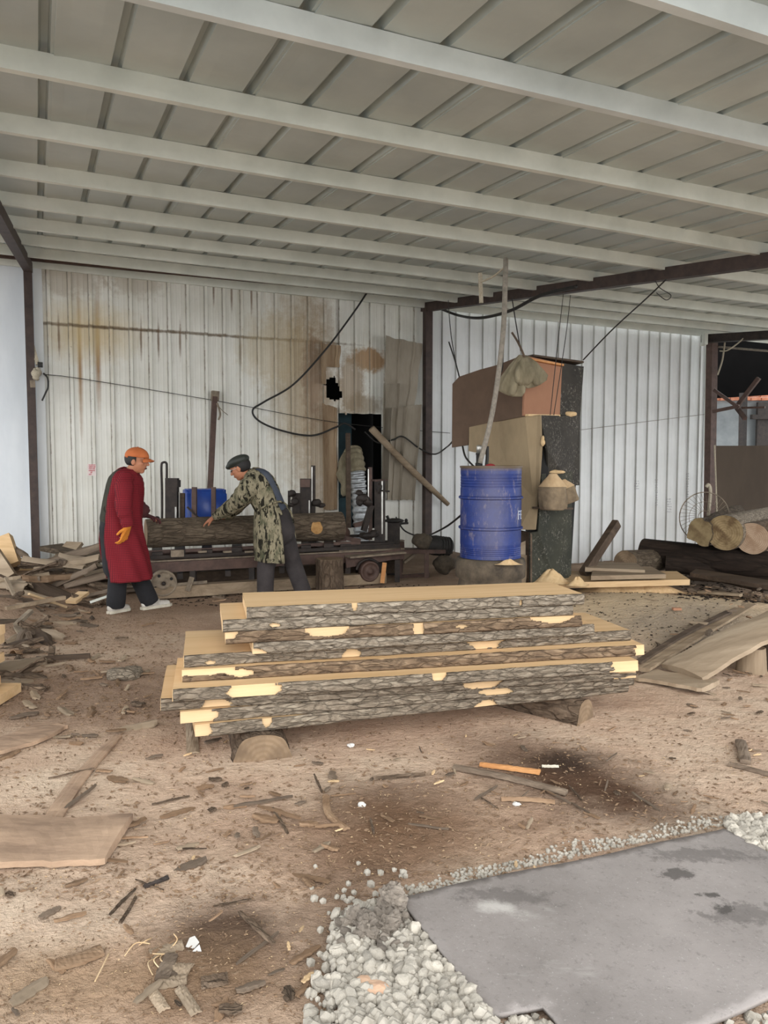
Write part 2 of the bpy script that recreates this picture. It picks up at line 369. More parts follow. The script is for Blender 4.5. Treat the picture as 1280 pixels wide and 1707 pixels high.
def ribbed(u0, u1, zlo, ztop, off=0.0, pitch=.25, dz=.06, holes=(), du=None, ribh=.032):
    bm = NB(); us = []; k0 = math.floor(u0/pitch)
    for k in range(k0, int(u1/pitch)+2):
        b = k*pitch
        for du_, d in ((0, 0), (.008, ribh), (.05, ribh), (.062, 0), (.11, 0), (.125, .003), (.14, 0), (.18, 0), (.195, .003), (.21, 0)): us.append((b+du_, d))
    us = [(u, d) for u, d in us if u0 <= u <= u1]
    nzr = max(1, int((4.2)/dz)) if holes else 6
    grid = []
    for u, d in us:
        zt = ztop(u); colv = [bm.verts.new((u, -off-d, zlo(u)+(zt-zlo(u))*j/nzr)) for j in range(nzr+1)]; grid.append(colv)
    for i in range(len(us)-1):
        for j in range(nzr):
            c = (grid[i][j].co + grid[i+1][j+1].co)/2
            if any(h(c.x, c.z) for h in holes): continue
            bm.faces.new((grid[i][j], grid[i+1][j], grid[i+1][j+1], grid[i][j+1]))
    bmesh.ops.delete(bm, geom=[v for v in bm.verts if not v.link_faces], context='VERTS')
    return bm
def poly_hole(pix):
    pts = [wl(onw(*p)) for p in pix]
    def f(x, z):
        c = False; j = len(pts)-1
        for i in range(len(pts)):
            (xi, zi), (xj, zj) = pts[i], pts[j]
            if (zi > z) != (zj > z) and x < (xj-xi)*(z-zi)/(zj-zi)+xi: c = not c
            j = i
        return c
    return f
door_pix = [(563,690),(635,690),(635,880),(563,880)]
rip_pix = [(540,640),(548,630),(558,627),(562,640),(568,655),(569,662),(560,668),(548,666),(542,655)]
ztop_l = lambda u: wl(onw(50, 440))[1] + u*(wl(onw(708, 505))[1]-wl(onw(50, 440))[1])/wl(onw(708, 505))[0] + .008*sin(u*9)*cos(u*23)
uM = wl(onw(712, 700))[0]; uR = wl(onw(1179, 700))[0]
ztop_r = lambda u: wl(onw(708, 512))[1] + (u-uM)*(wl(onw(1175, 558))[1]-wl(onw(708, 512))[1])/(uR-uM)
zlo = lambda u: -.12
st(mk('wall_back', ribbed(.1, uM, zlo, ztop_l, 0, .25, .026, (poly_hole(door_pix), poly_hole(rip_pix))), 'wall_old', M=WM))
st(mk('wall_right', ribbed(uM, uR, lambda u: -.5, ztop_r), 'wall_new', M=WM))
st(mk('wall_left', ribbed(-6, .3, zlo, lambda u: 4.03, -.04, 1.0), 'wall_plain', M=WM))
zs0, zs1 = wl(onw(65, 538))[1], wl(onw(530, 570))[1]; us1 = wl(onw(530, 570))[0]
zseam = lambda u: zs0 + (zs1-zs0)*u/us1 + .01*sin(u*4)
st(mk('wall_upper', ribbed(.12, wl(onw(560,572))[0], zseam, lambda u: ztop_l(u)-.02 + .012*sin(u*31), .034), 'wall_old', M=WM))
# corner trim of the back wall, left and right
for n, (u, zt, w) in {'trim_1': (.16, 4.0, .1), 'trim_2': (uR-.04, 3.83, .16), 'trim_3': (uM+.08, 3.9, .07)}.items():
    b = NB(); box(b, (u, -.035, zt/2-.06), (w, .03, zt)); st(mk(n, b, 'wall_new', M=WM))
# dark room behind the opening
MAT['teal'] = simple('teal', (28,50,56), (44,70,78), 4); MAT['near_black'] = simple('near_black', (14,13,12), (26,24,22), 4)  # plain near-black for the room, slot board, lower box and wheel holes
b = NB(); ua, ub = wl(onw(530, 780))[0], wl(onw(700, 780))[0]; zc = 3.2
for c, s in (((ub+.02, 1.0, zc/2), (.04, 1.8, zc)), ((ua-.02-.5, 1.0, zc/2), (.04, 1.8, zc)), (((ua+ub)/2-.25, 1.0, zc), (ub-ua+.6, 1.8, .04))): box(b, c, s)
st(mk('wall_room', b, 'near_black', M=WM))
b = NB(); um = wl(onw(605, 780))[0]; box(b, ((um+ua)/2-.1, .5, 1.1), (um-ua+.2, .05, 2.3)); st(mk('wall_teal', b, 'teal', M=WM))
b = NB(); box(b, ((ua+ub)/2-.3, 1.95, zc/2), (ub-ua+.9, .05, zc)); st(mk('wall_room_back', b, 'near_black', M=WM))

# roof sheets, in the roof's own frame
RYv = RNn.cross(RU).normalized()                                # up the slope, away from the camera
RM = Matrix.Translation(R0) @ Matrix((RU, RYv, RNn)).transposed().to_4x4()
RMi = RM.inverted()
vb = (RMi @ onr(640, 494)).y + .10
vf = (RMi @ at(640, 853, 1.75)).y
ribd = RMi.to_3x3() @ RV; shear = ribd.x/ribd.y
def roof_sheet(u0, u1, v0, v1):
    bm = NB(); k = 0; prof = []
    b = u0
    while b < u1:
        lip = (k % 3 == 0)
        for d, h in ((0,0),(.012,.05),(.046,.05),(.058,0)): prof.append((b+d, h))
        if lip: prof += [(b+.075, 0), (b+.0751, -.008), (b+.08, -.008)]
        prof += [(b+.14, -.003), (b+.28, -.003)]
        b += .352; k += 1
    nv = 46; g = []
    for u, h in prof:
        g.append([bm.verts.new((u + shear*(v0+(v1-v0)*j/nv), v0+(v1-v0)*j/nv, h + .002*nz(u*3, j*.7))) for j in range(nv+1)])
    for i in range(len(prof)-1):
        for j in range(nv): bm.faces.new((g[i][j], g[i+1][j], g[i+1][j+1], g[i][j+1]))
    return bm
uroof0 = (RMi @ onr(62, 300)).x - shear*(RMi @ onr(62, 300)).y
def solid(o, th, off=1):
    m = o.modifiers.new('thickness', 'SOLIDIFY'); m.thickness = th; m.offset = off; return o
solid(st(mk('ceiling', roof_sheet(uroof0-.352*9, uroof0+.352*44, vf, vb), 'roof', M=RM)), .004)
# purlins
def purlin_bm(p0, p1, h=.115, w=.055):
    bm = NB(); d = (p1-p0).normalized(); q = RYv
    # C section, its web towards the camera, lips folded in
    sec = [(0,0),(w,0),(w,-.018),(w-.004,-.018),(w-.004,-.004),(.004,-.004),(.004,-h+.004),(w-.004,-h+.004),(w-.004,-h+.02),(w,-h+.02),(w,-h),(0,-h)]
    N = 24; rings = []
    for i in range(N+1):
        t = i/N; c = p0 + (p1-p0)*t + RNn*.004*sin(t*19) + q*.006*sin(t*11)
        rings.append([bm.verts.new(c + q*a + RNn*b) for a, b in sec])
    for i in range(N):
        for k in range(len(sec)): bm.faces.new((rings[i][k], rings[i+1][k], rings[i+1][(k+1)%len(sec)], rings[i][(k+1)%len(sec)]))
    bm.faces.new(rings[0]); bm.faces.new(rings[-1][::-1]); return bm
words = ['first galvanised roof purlin above the camera, crossing the top right corner', 'wide galvanised roof purlin running from top left to the right edge, nearest full one',
 'galvanised roof purlin, second long one from the front of the shed', 'galvanised roof purlin, third long one from the front of the shed', 'galvanised roof purlin whose right end meets the middle of the brown beam',
 'galvanised roof purlin fifth from the front, thinner looking', 'galvanised roof purlin, fourth from the back wall', 'galvanised roof purlin, third from the back wall', 'galvanised roof purlin, second from the back wall', 'galvanised roof purlin lying just above the top of the back wall']
for i, py in enumerate([None, 46, 199, 293, 358, 402, 434, 457, 475, 491]):
    p = onr(1280, 8, .0) if py is None else onr(640, py+2, 0)
    u = (RMi @ p); a = RM @ Vector((uroof0-2.4 if i else uroof0+1, u.y, -.002)); b_ = RM @ Vector((uroof0+14.5, u.y, -.002))
    o = mk('roof_purlin', purlin_bm(a, b_), 'galv_blue' if i < 2 else 'galv'); tag(o, words[i], 'purlin', 'galvanised purlins under the shed roof')
# brown steel beams under the purlins and the posts
def post(px, py_top, py_bot, off, w, label, mat='steel_red', gz=None):
    top = onw(px, py_top, off); bt = Vector((top.x, top.y, (-.05 if gz is None else gz)))
    b = NB(); beam(b, bt, top, w, w, WN); bmesh.ops.bevel(b, geom=b.edges[:], offset=.006, segments=2)
    return tag(mk('steel_post', b, mat, smooth=False), label, 'post')
pm = onw(712, 515, .16); pl = onw(46, 448, .16)
post(713, 508, 900, .16, .115, 'rusty brown square steel post in the middle of the back wall')
post(46, 446, 955, .16, .1, 'dark brown square steel post at the left end of the back wall')
b = NB(); e = onr(1290, 432, .17); q = onw(712, 512, .16); beam(b, q - (e-q).normalized()*.1, e + (e-q)*.35, .1, .13)
tag(mk('roof_beam', b, 'steel_red'), 'long dark brown steel roof beam from the middle post to the right', 'beam')
b = NB(); e = onr(-10, 345, .17); q = onw(47, 446, .16); beam(b, q, q+(e-q)*2.6, .1, .12)
tag(mk('roof_beam', b, 'steel_red'), 'brown steel roof beam running from the left post out of the left edge', 'beam')
b = NB(); q = onw(56, 430, .12); e = onw(704, 495, .12); beam(b, q-WD*3, e, .05, .07); tag(mk('eave_rail', b, 'steel_brown'), 'narrow steel rail along the top of the white back wall', 'rail')
# ================================================================ TIMBER: the stack of planks and its bearers
rnd = random.Random(7)
def log(name, p0, p1, r0, r1, bark='bark_log', end='end_tan', seed=0, rough=.06, seg=36, n=26, sq=None, endlabel=None):
    """a log in its own frame, x along its length; both sawn ends are parts"""
    d = p1-p0; L = d.length; s, u = frame(d); M = Matrix.Translation(p0) @ Matrix((d.normalized(), u, s)).transposed().to_4x4()
    b = NB(); rings = []
    def rad(i, k):
        a = 2*pi*k/seg; t = i/n
        r = (r0+(r1-r0)*t)*(1 + rough*nz(cos(a)*1.3+seed*7, sin(a)*1.3, t*L*.8) + rough*.35*nz(cos(a)*5+seed, sin(a)*5, t*L*4))
        y, z = r*cos(a), r*sin(a)
        if sq: y, z = sq(y, z, r)
        return y, z
    for i in range(n+1): rings.append([b.verts.new((L*i/n, *rad(i, k))) for k in range(seg)])
    for i in range(n):
        for k in range(seg): b.faces.new((rings[i][k], rings[i][(k+1)%seg], rings[i+1][(k+1)%seg], rings[i+1][k]))
    o = mk(name, b, bark, smooth=True, M=M)
    for i, dx in ((0, -.002), (n, .002)):
        b = NB(); c = b.verts.new((L*i/n+dx, 0, 0)); rr = [b.verts.new((L*i/n+dx, *[q*.985 for q in rad(i, k)])) for k in range(seg)]
        rr2 = [b.verts.new((L*i/n-dx*4, *[q*.99 for q in rad(i, k)])) for k in range(seg)]
        for k in range(seg): b.faces.new((c, rr[k], rr[(k+1)%seg])); b.faces.new((rr[k], rr[(k+1)%seg], rr2[(k+1)%seg], rr2[k]))
        bmesh.ops.recalc_face_normals(b, faces=b.faces)
        c_ = lchild('cut_end', b, end, o)
        if endlabel and i == 0: c_['label'] = endlabel
    return o

TH = .058
def plank(i, pl_, xr, ztop, wid, ang, wood, bark, patches, label, slant=.0, seed=0, barkless=False):
    p = G(*pl_, ztop); d = Vector((cos(ang), sin(ang), 0)); w = Vector((-sin(ang), cos(ang), 0))
    r = ray(xr, 1000); k = r.x/r.y                       # length so the right end lies on that bearing
    L = (k*p.y - p.x)/(d.x - k*d.y)
    th = TH-.003; M = Matrix.Translation(p) @ Matrix.Rotation(ang, 4, 'Z')
    n = 90; rr = random.Random(seed)
    def edge(x, far=False):                              # natural waney edge
        s = 3.3 if far else 0
        e = .014*nz(x*1.4, seed*3.1+s) + .006*nz(x*6, seed+s) + .002*nz(x*24, seed+s)
        return e
    b = NB(); rows = []
    for a in range(n+1):
        x = L*a/n; tpr = 0
        f = edge(x); g = wid + edge(x, True) - .03*a/n
        xo = lambda y: .004*nz(y*20, seed, a) if a in (0, n) else 0
        skew = .0 if a else 0
        prof = []
        for y, z in ((f+slant*.0, 0), (f+.03, 0), (f+(g-f)*.4, 0), (f+(g-f)*.75, 0), (g, 0), (g, -th), (f+(g-f)*.5, -th), (f-slant, -th), (f-slant*.5, -th/2)):
            prof.append(b.verts.new((x+xo(y), y, z)))
        rows.append(prof)
    m = len(rows[0])
    for a in range(n):
        for k2 in range(m): b.faces.new((rows[a][k2], rows[a+1][k2], rows[a+1][(k2+1)%m], rows[a][(k2+1)%m]))
    b.faces.new(rows[0]); b.faces.new(rows[-1][::-1])
    bmesh.ops.recalc_face_normals(b, faces=b.faces)
    o = mk('sawn_plank', b, wood, M=M); tag(o, label, 'plank', 'sawn planks with bark edges stacked in the middle of the yard')
    # bark on the front edge, left out where it has been knocked off
    if not barkless:
        n2 = int(L/.006); h = 12; b = NB(); grid = []
        for a in range(n2+1):
            x = .003 + (L-.006)*a/n2; f = edge(x); colv = []
            for j in range(h+1):
                z = -.004 - (th-.006)*j/h; y = f - slant*(j/h)
                rdg = noise.fractal(Vector((x*9, z*60, seed*2.7)), 1.0, 2.1, 5)
                y -= .006 + .007*rdg + .004*sin(pi*j/h)
                if j in (0, h): y += .006
                colv.append(b.verts.new((x, y, z)))
            grid.append(colv)
        for a in range(n2):
            x = L*a/n2/L
            for j in range(h):
                t = j/h; hit = False
                for (q0, q1, v0, v1) in patches:
                    cx, cy, hx, hy = (q0+q1)/2, (v0+v1)/2, (q1-q0)/2, (v1-v0)/2
                    if q0 <= 0: cx, hx = 0, q1
                    if q1 >= 1: cx, hx = 1, 1-q0
                    if v0 <= 0: cy, hy = 0, v1*1.15
                    if v1 >= 1: cy, hy = (.5, .9) if v0 <= 0 else (1, 1-v0)
                    e = ((x-cx)/hx)**2 + ((t-cy)/hy)**2 + .5*noise.fractal(Vector((x*L*22, t*2.2, seed*3)), 1.0, 2.0, 3)
                    if e < 1: hit = True
                if hit: continue
                b.faces.new((grid[a][j], grid[a][j+1], grid[a+1][j+1], grid[a+1][j]))
        bmesh.ops.delete(b, geom=[v for v in b.verts if not v.link_faces], context='VERTS')
        c = lchild('bark_edge', b, bark, o, smooth=True); c['label'] = 'rough grey bark along the front edge'
        mm = c.modifiers.new('t', 'SOLIDIFY'); mm.thickness = .007; mm.offset = -1 if False else 1
    # a knot or two in the top face
    return o
A = R_(12.8)
MAT['bark2'] = bark_mat('bark2', (60,53,45), (136,123,107), (192,180,160), 42, (.3,1,1))
MAT['bark3'] = bark_mat('bark3', (58,46,38), (124,104,84), (178,154,126), 34, (.3,1,1))
zt = lambda i: .125 + TH*(11-i)
planks = [
 (1, (410,1013), 972, .45, A, 'wood_fresh', 'bark', [(.29,.305,0,.6),(.79,.8,.2,.9)], 'pale sawn plank lying on top of the whole stack', .004),
 (2, (370,1034), 953, .47, A+.01, 'wood_fresh', 'bark', [(.12,.15,.3,.8)], 'sawn plank directly beneath the top plank, sticking out to its left', .006),
 (3, (375,1054), 968, .40, A-.002, 'wood_pale', 'bark3', [(0,.03,0,.5),(.2,.33,0,.7),(.5,.53,0,1),(.62,.66,.2,.6),(.85,.97,0,.5)], 'third plank from the top, its edge partly peeled to pale wood', .006),
 (4, (421,1072), 990, .36, A+.02, 'wood_pale', 'bark', [(0,.03,.3,1)], 'fourth plank from the top, set back with grey bark and no pale top showing', .0),
 (5, (306,1093), 1050, .56, A+.015, 'wood_pale', 'bark2', [(.32,.36,.1,1),(.6,.69,0,.9),(.04,.06,.5,.9)], 'wide fifth plank from the top with a pale chopped notch in its bark', .004),
 (6, (303,1117), 1075, .56, A-.012, 'wood_fresh', 'bark3', [(0,.10,0,.45),(.08,.14,.1,.8),(.97,1,0,1)], 'sixth plank from the top, reaching furthest right with a narrow pale top', .006),
 (7, (287,1150), 1065, .60, A, 'wood_fresh', 'bark2', [(.10,.21,0,1),(.93,1.01,0,1),(.52,.55,0,.6)], 'seventh plank from the top with an orange peeled patch near its left end', .006),
 (8, (267,1165), 1062, .62, A, 'wood_pale', 'bark2', [(.07,.13,.1,1),(.6,.69,0,.95),(.93,1.01,0,.35),(.93,1.01,.7,1)], 'eighth plank from the top, its left end sticking out furthest left', .006),
 (9, (300,1187), 1057, .58, A+.045, 'wood_pale', 'bark2', [(0,.07,0,1),(.62,.7,.1,.8)], 'second plank from the bottom of the stack', .004),
 (10, (325,1209), 1048, .52, A+.085, 'wood_pale', 'bark2', [(0,.03,0,1),(.6,.66,.3,1),(.13,.15,0,.6)], 'bottom plank of the stack resting on the two log bearers', .004)]
for (i, p, xr, wid, ang, wd, bk, pa, lb, sl) in planks: plank(i, p, xr, zt(i), wid, ang, wd, bk, pa, lb, sl, seed=i*1.7)
# bearers: two half logs
def half(y, z, r): return (y, max(z, -r*.0)*1.0 if False else z)
def bearer(p0, d, L, w0, w1, h, bark, end, label, endlabel, seed=3):
    M = Matrix.Translation(p0) @ Matrix.Rotation(atan2(d.y, d.x), 4, 'Z'); n = 14; seg = 22; b = NB(); rings = []
    def sec(i):
        out = []
        for k in range(seg):
            t = k/(seg-1); a = pi*t; y = cos(a); z = sin(a)**.3
            ww = w1 + (w0-w1)*(1-z)
            out.append((y*ww/2*(1+.08*nz(y*3+seed, i*.4)), z*h*(1+.03*nz(i*.6, y*2))))
        return out
    for i in range(n+1): rings.append([b.verts.new((L*i/n, y, z)) for y, z in sec(i)])
    for i in range(n):
        for k in range(seg): b.faces.new((rings[i][k], rings[i][(k+1)%seg], rings[i+1][(k+1)%seg], rings[i+1][k]))
    bmesh.ops.recalc_face_normals(b, faces=b.faces)
    o = tag(mk('log_bearer', b, bark, smooth=True, M=M), label, 'log')
    for i, dx in ((0, -.002), (n, .002)):
        b = NB(); b.faces.new([b.verts.new((L*i/n+dx, y, z)) for y, z in sec(i)]); c = lchild('cut_end', b, end, o)
        if i == 0: c['label'] = endlabel
    return o
p = G(438, 1267); bearer(p + Vector((0,0,-.01)), Vector((-.25, .95, 0)), .62, .29, .2, .133, 'bark_brown', 'end_grey', 'half log bearer on the ground under the left end of the stack', 'sawn end with growth rings and a crack')
p = G(975, 1203); bearer(p + Vector((0,0,-.01)), Vector((-.75, .66, 0)), .8, .2, .13, .133, 'bark_brown', 'end_grey', 'weathered half log bearer on the ground under the right end of the stack', 'grey split end')

# ================================================================ log pile on the right
MAT['end_green2'] = ring_mat('end_green2', (136,118,86), (160,138,106), (82,62,42), 12)
def bigl(px, py, Y, r, dirv, L, bark, end, label, seed, rough=.07):
    p0 = at(px, py, Y); o = log('log', p0, p0 + dirv.normalized()*L, r, r*.92, bark, end, seed, rough); return tag(o, label, 'log', 'logs piled at the right of the yard')
D = Vector((.62, 1, .0))
bigl(1166, 886, 8.6, .15, D, 3.0, 'bark_log', 'end_green', 'log with a lumpy greenish end, leftmost on top of the pile', 1, .35)
bigl(1208, 888, 8.5, .2, Vector((.9,1,.02)), 3.2, 'bark', 'end_green2', 'thick round log with a dark centre spot, second from left on the pile', 2, .05)
bigl(1254, 898, 8.4, .178, Vector((.9,1,.02)), 3.2, 'bark_brown', 'end_tan', 'log with a pale pinkish ringed end, third from left on the pile', 3, .07)
bigl(1296, 900, 8.35, .17, Vector((.9,1,.02)), 3.2, 'bark_brown', 'end_tan', 'log cut off by the right edge of the photo, on top of the pile', 4, .07)
a = at(1072, 918, 9.4); b_ = at(1300, 948, 8.35); tag(log('log', a + Vector((0,.0,0)), b_ + (b_-a)*.5, .155, .2, 'bark_dark', 'wood_dark', 5, .05), 'long dark log lying crosswise beneath the pile of logs', 'log')
a = at(1042, 938, 8.7); b_ = at(1112, 932, 9.5); tag(log('log', a, b_, .14, .13, 'bark_log', 'end_grey', 6, .05), 'short brown log lying before the end of the long dark log', 'log')
a = at(1110, 940, 9.0); b_ = at(1190, 946, 8.8); tag(log('log', a, b_, .1, .12, 'bark_dark', 'wood_dark', 8, .05), 'short dark log between the short brown log and the pile', 'log')

# ================================================================ planks, slabs and stumps on the right
def board(name, pts, th, mat, label, c='plank', group=None, n=None):
    """a board from four or more ground-plan corners (top face)"""
    b = NB(); slab(b, pts, th, n or Vector((0,0,-1))); bmesh.ops.bevel(b, geom=b.edges[:], offset=min(.004, th*.2), segments=1)
    return tag(mk(name, b, mat), label, c, group)
def rough_slab(name, pts, wid, th, mat, label, c='slab', group=None, seed=0, up=Vector((0,0,1)), curl=.0, taper=.0):
    """an irregular slab of wood swept along a curve"""
    pts = cat(pts, 10); n = len(pts); b = NB(); rows = []
    for i, q in enumerate(pts):
        d = pts[min(i+1, n-1)]-pts[max(i-1, 0)]; s, u = frame(d, up); t = i/(n-1)
        w = wid*(1+.12*nz(t*5, seed)+.05*nz(t*20, seed+3))*(1-taper*t); k = 7; r = []
        for j in range(k+1):
            a = j/k*2-1; r.append(q + s*a*w/2*(1) + u*(curl*(1-a*a)) + u*.004*nz(t*14, a*3, seed))
        r2 = [v - u*(th*(1-.35*abs(j/k*2-1)**3)) for j, v in enumerate(r)]
        rows.append([b.verts.new(v) for v in r + r2[::-1]])
    m = len(rows[0])
    for i in range(n-1):
        for k in range(m): b.faces.new((rows[i][k], rows[i][(k+1)%m], rows[i+1][(k+1)%m], rows[i+1][k]))
    b.faces.new(rows[0]); b.faces.new(rows[-1][::-1]); bmesh.ops.recalc_face_normals(b, faces=b.faces)
    return tag(mk(name, b, mat, smooth=False), label, c, group)
# long grey slab leaning up to the stump at the right edge
p0, p1, p2 = G(1135, 1118, .06), at(1225, 1066, 5.1), at(1325, 1022, 5.25)
rough_slab('wood_offcut', [p0, p1, p2], .36, .045, 'wood_dusty', 'long dusty slab sloping up over the stump at the right edge', seed=3, curl=.02)
rough_slab('wood_offcut', [G(1075, 1122, .03), G(1185, 1140, .05)], .26, .035, 'wood_dusty', 'short dusty slab flat on the ground beneath the sloping slab', seed=5)
rough_slab('wood_offcut', [G(1068, 1112, .06), G(1150, 1062, .12), G(1250, 1005, .2)], .12, .03, 'wood_old', 'narrow grey board lying along the left side of the sloping slab', seed=6)
rough_slab('wood_offcut', [G(1062, 1103, .08), G(1140, 1055, .14), G(1215, 1018, .2)], .05, .03, 'wood_dark', 'thin dark edged strip lying left of the narrow grey board', seed=7)
tag(log('stump', G(1262, 1126) + Vector((0,.1,-.03)), G(1262, 1126) + Vector((0,.1,.17)), .095, .085, 'wood_old', 'end_grey', 4, .25), 'weathered upright stump holding up the sloping slab', 'stump')
tag(log('stump', G(1300, 1120) + Vector((0,.1,-.03)), G(1300, 1120) + Vector((0,.1,.2)), .09, .09, 'wood_dark', 'end_grey', 9, .15), 'dark stump cut off by the right edge beneath the sloping slab', 'stump')
# pale boards behind the stack, right of the housing
G2 = 'pale boards lying behind the right end of the stack'
def flatb(pts, z, th, mat, label): return board('board', [G(x, y, z) for x, y in pts], th, mat, label, 'plank', G2)
flatb([(893,972),(1150,966),(1128,952),(905,952)], .20, .06, 'wood_pale', 'pale board with a bright front edge behind the right end of the stack')
flatb([(985,960),(1110,957),(1085,944),(990,944)], .27, .045, 'wood_old', 'greyish board on top of the pale board with the bright front edge')
flatb([(975,946),(1075,950),(1060,938),(978,936)], .30, .045, 'wood_dusty', 'topmost dusty board near the foot of the leaning stick')
flatb([(1150,955),(1290,978),(1290,968),(1160,948)], .22, .04, 'wood_dark', 'dark board running right in front of the log pile')
for k, (x0, y0, x1, y1, w) in enumerate([(1165,985,1235,990,.09),(1120,1000,1160,996,.05),(1180,960,1280,985,.1),(1130,962,1200,966,.07)]):
    rough_slab('wood_piece', [G(x0,y0,.10), G(x1,y1,.12)], w, .03, 'wood_dark' if k != 0 else 'wood_old', ['flat dark offcut on the sawdust before the log pile','thin dark sliver on the sawdust behind the stack','dark board end on the rubble in front of the logs','dark strip lying at the end of the pale boards'][k], 'offcut', seed=k)
b = NB(); beam(b, at(972, 958, 8.2), at(1028, 872, 8.6), .075, .1); bmesh.ops.bevel(b, geom=b.edges[:], offset=.01, segments=1)
tag(mk('leaning_stick', b, 'wood_dark'), 'thick dark squared stick leaning up right beside the tall housing', 'stick')
for x, y in ((905, 985), (1000, 985)):
    b = NB(); q = G(x, y); box(b, (q.x, q.y, .07), (.12, .5, .13)); tag(mk('spacer_block', b, 'wood_old'), 'old wood block under the pale boards, ' + ('nearest the housing' if x < 950 else 'at their middle'), 'block')
# heap of pale sawdust on the pale boards
def mound(name, px, py, z0, rx, ry, h, mat, label, seed=0, c='sawdust pile'):
    q = G(px, py, z0) ; b = NB(); n = 26; m = 12; rings = []
    for i in range(m+1):
        t = i/m; rings.append([b.verts.new((q.x+rx*t*cos(2*pi*k/n)*(1+.25*nz(cos(2*pi*k/n)+seed, sin(2*pi*k/n))), q.y+ry*t*sin(2*pi*k/n)*(1+.25*nz(cos(2*pi*k/n)+seed, sin(2*pi*k/n))), z0-.015 + h*(cos(t*pi)/2+.5)*(1+.3*nz(t*3+seed, k*.4)))) for k in range(n)])
    for i in range(m):
        for k in range(n):
            b.faces.new((rings[i][k], rings[i][(k+1)%n], rings[i+1][(k+1)%n], rings[i+1][k]))
    bmesh.ops.remove_doubles(b, verts=b.verts, dist=.001)
    return tag(mk(name, b, mat, smooth=True), label, c)
MAT['sawdust'] = simple('sawdust', (196,164,120), (220,192,150), 30, rough=.95, bump=.5, bd=.008)
mound('sawdust_pile', 918, 968, .2, .22, .16, .13, 'sawdust', 'pale heap of sawdust at the foot of the dark cabinet', 2)
mound('sawdust_pile', 962, 973, .2, .12, .1, .08, 'sawdust', 'small cone of sawdust on the pale board behind the stack', 5)
for k in range(3): mound('sawdust_pile', 1010+k*40, 985, .05, .35, .2, .12, 'sawdust', ['ridge of sawdust under the pale boards, nearest the stack','middle ridge of sawdust under the pale boards','ridge of sawdust under the right end of the pale boards'][k], 7+k)
# ================================================================ DRUM on its base, housing, bags
# the dirty base of two stacked rings
dc = at(817, 938, 7.35); DR = .292
b = NB(); lathe(b, [(.30,-.03),(.335,0),(.34,.2),(.31,.24),(.30,.3),(.335,.33),(.34,.46),(.325,.505),(.26,.51)], 40, (dc.x, dc.y, 0))
crease(b, .012, 9); MAT['grime'] = simple('grime', (44,38,32), (104,92,76), 7, rough=.9, bump=.9, bd=.02)
tag(mk('worn_tyre', b, 'grime', smooth=True), 'grimy round ringed stand like stacked tyres under the blue drum', 'stand')
def drum_mat():
    t = NT('drum_blue'); n = t.noise(5, 7, .7); s = t.noise(16, 8, .75, t.mapping((1,1,.4)))
    col = t.ramp(n, [(.3, (18,36,92)), (.7, (30,54,124))]); col = t.mix(t.ramp(s, [(.54, 0.0), (.72, .75)]), col, (146,134,132))
    z = t.sep(); rim = t.blob((0,0,.88), (50,50,.03), 0, s, .4, .6); col = t.mix(rim, col, (92,76,56))
    col = t.mix(t.math('MULTIPLY', t.blob((-.02,-.3,.42), (.12,.3,.5), 0, s, .9, .5), .3), col, (132,126,132))
    t.bump(s, .2, .004); return t.done(col, .5, 0, .4)
MAT['drum_blue'] = drum_mat()
prof = [(.0,0),(.27,0),(DR,.004),(DR,.02)]
for z in [.03+.018*k for k in range(5)]: prof += [(DR,z),(DR-.004,z+.009)]
prof += [(DR,.14),(DR,.275),(DR+.017,.285),(DR+.017,.30),(DR,.31),(DR,.565),(DR+.017,.575),(DR+.017,.59),(DR,.60),(DR,.66)]
for z in [.67+.026*k for k in range(5)]: prof += [(DR,z),(DR-.004,z+.013)]
prof += [(DR,.81),(DR,.865),(DR+.008,.868),(DR+.008,.882),(DR-.004,.885),(DR-.01,.865),(.0001,.865)]
b = NB(); lathe(b, prof[1:-1], 128)
o = mk('oil_drum', b, 'drum_blue', smooth=False, M=Matrix.Translation((dc.x, dc.y, .51)))
tag(o, 'blue steel drum with two raised hoops standing on a grimy base', 'drum')
b = NB(); lathe(b, [(DR-.02,.862),(DR-.012,.872),(.05,.874),(.001,.874)], 40); lchild('lid', b, 'grime', o, True)
# white stencilled letters on the right of the drum: F E
MAT['white_paint'] = simple('white_paint', (180,190,206), (206,212,222), 30)
b = NB()
def onz(a, z, w, h): box(b, (sin(a)*(DR+.001), -cos(a)*(DR+.001), z), (w, .003, h), Matrix.Rotation(a, 3, 'Z'))
a0 = R_(55); r_ = .10
for a, z, w, h in ((a0, .42, .009, .085), (a0+.07, .455, .04, .008), (a0+.07, .425, .034, .008), (a0+.22, .42, .009, .085), (a0+.29, .455, .04, .008), (a0+.29, .42, .034, .008), (a0+.29, .383, .04, .008)): onz(a, z, w, h)
c = lchild('lettering', b, 'white_paint', o); c['label'] = 'white stencilled letters'
# pump on the lid
q = Vector((dc.x-.12, dc.y-.03, 1.38)); pr = thing('drum_pump', 'black and chrome valve with hose fittings standing on the blue drum', 'pump', q)
b = NB(); lathe(b, [(.035,0),(.035,.04),(.028,.045),(.028,.12),(.033,.125),(.033,.135)], 20, q); child('valve_body', b, 'rubber', pr, True)
b = NB(); lathe(b, [(.026,.135),(.026,.2),(.02,.21)], 20, q); child('valve_cap', b, 'steel_bright', pr, True)
b = NB(); tube(b, cat([q+Vector((.07,0,0)), q+Vector((.08,.01,.1)), q+Vector((.08,.02,.2))]), .016, 10); child('pipe', b, 'rubber', pr, True)
MAT['red_cap'] = simple('red_cap', (120,30,34), (150,44,46))
b = NB(); ell(b, q+Vector((.1,-.06,.01)), (.05,.03,.025)); child('red_cap', b, 'red_cap', pr, True)
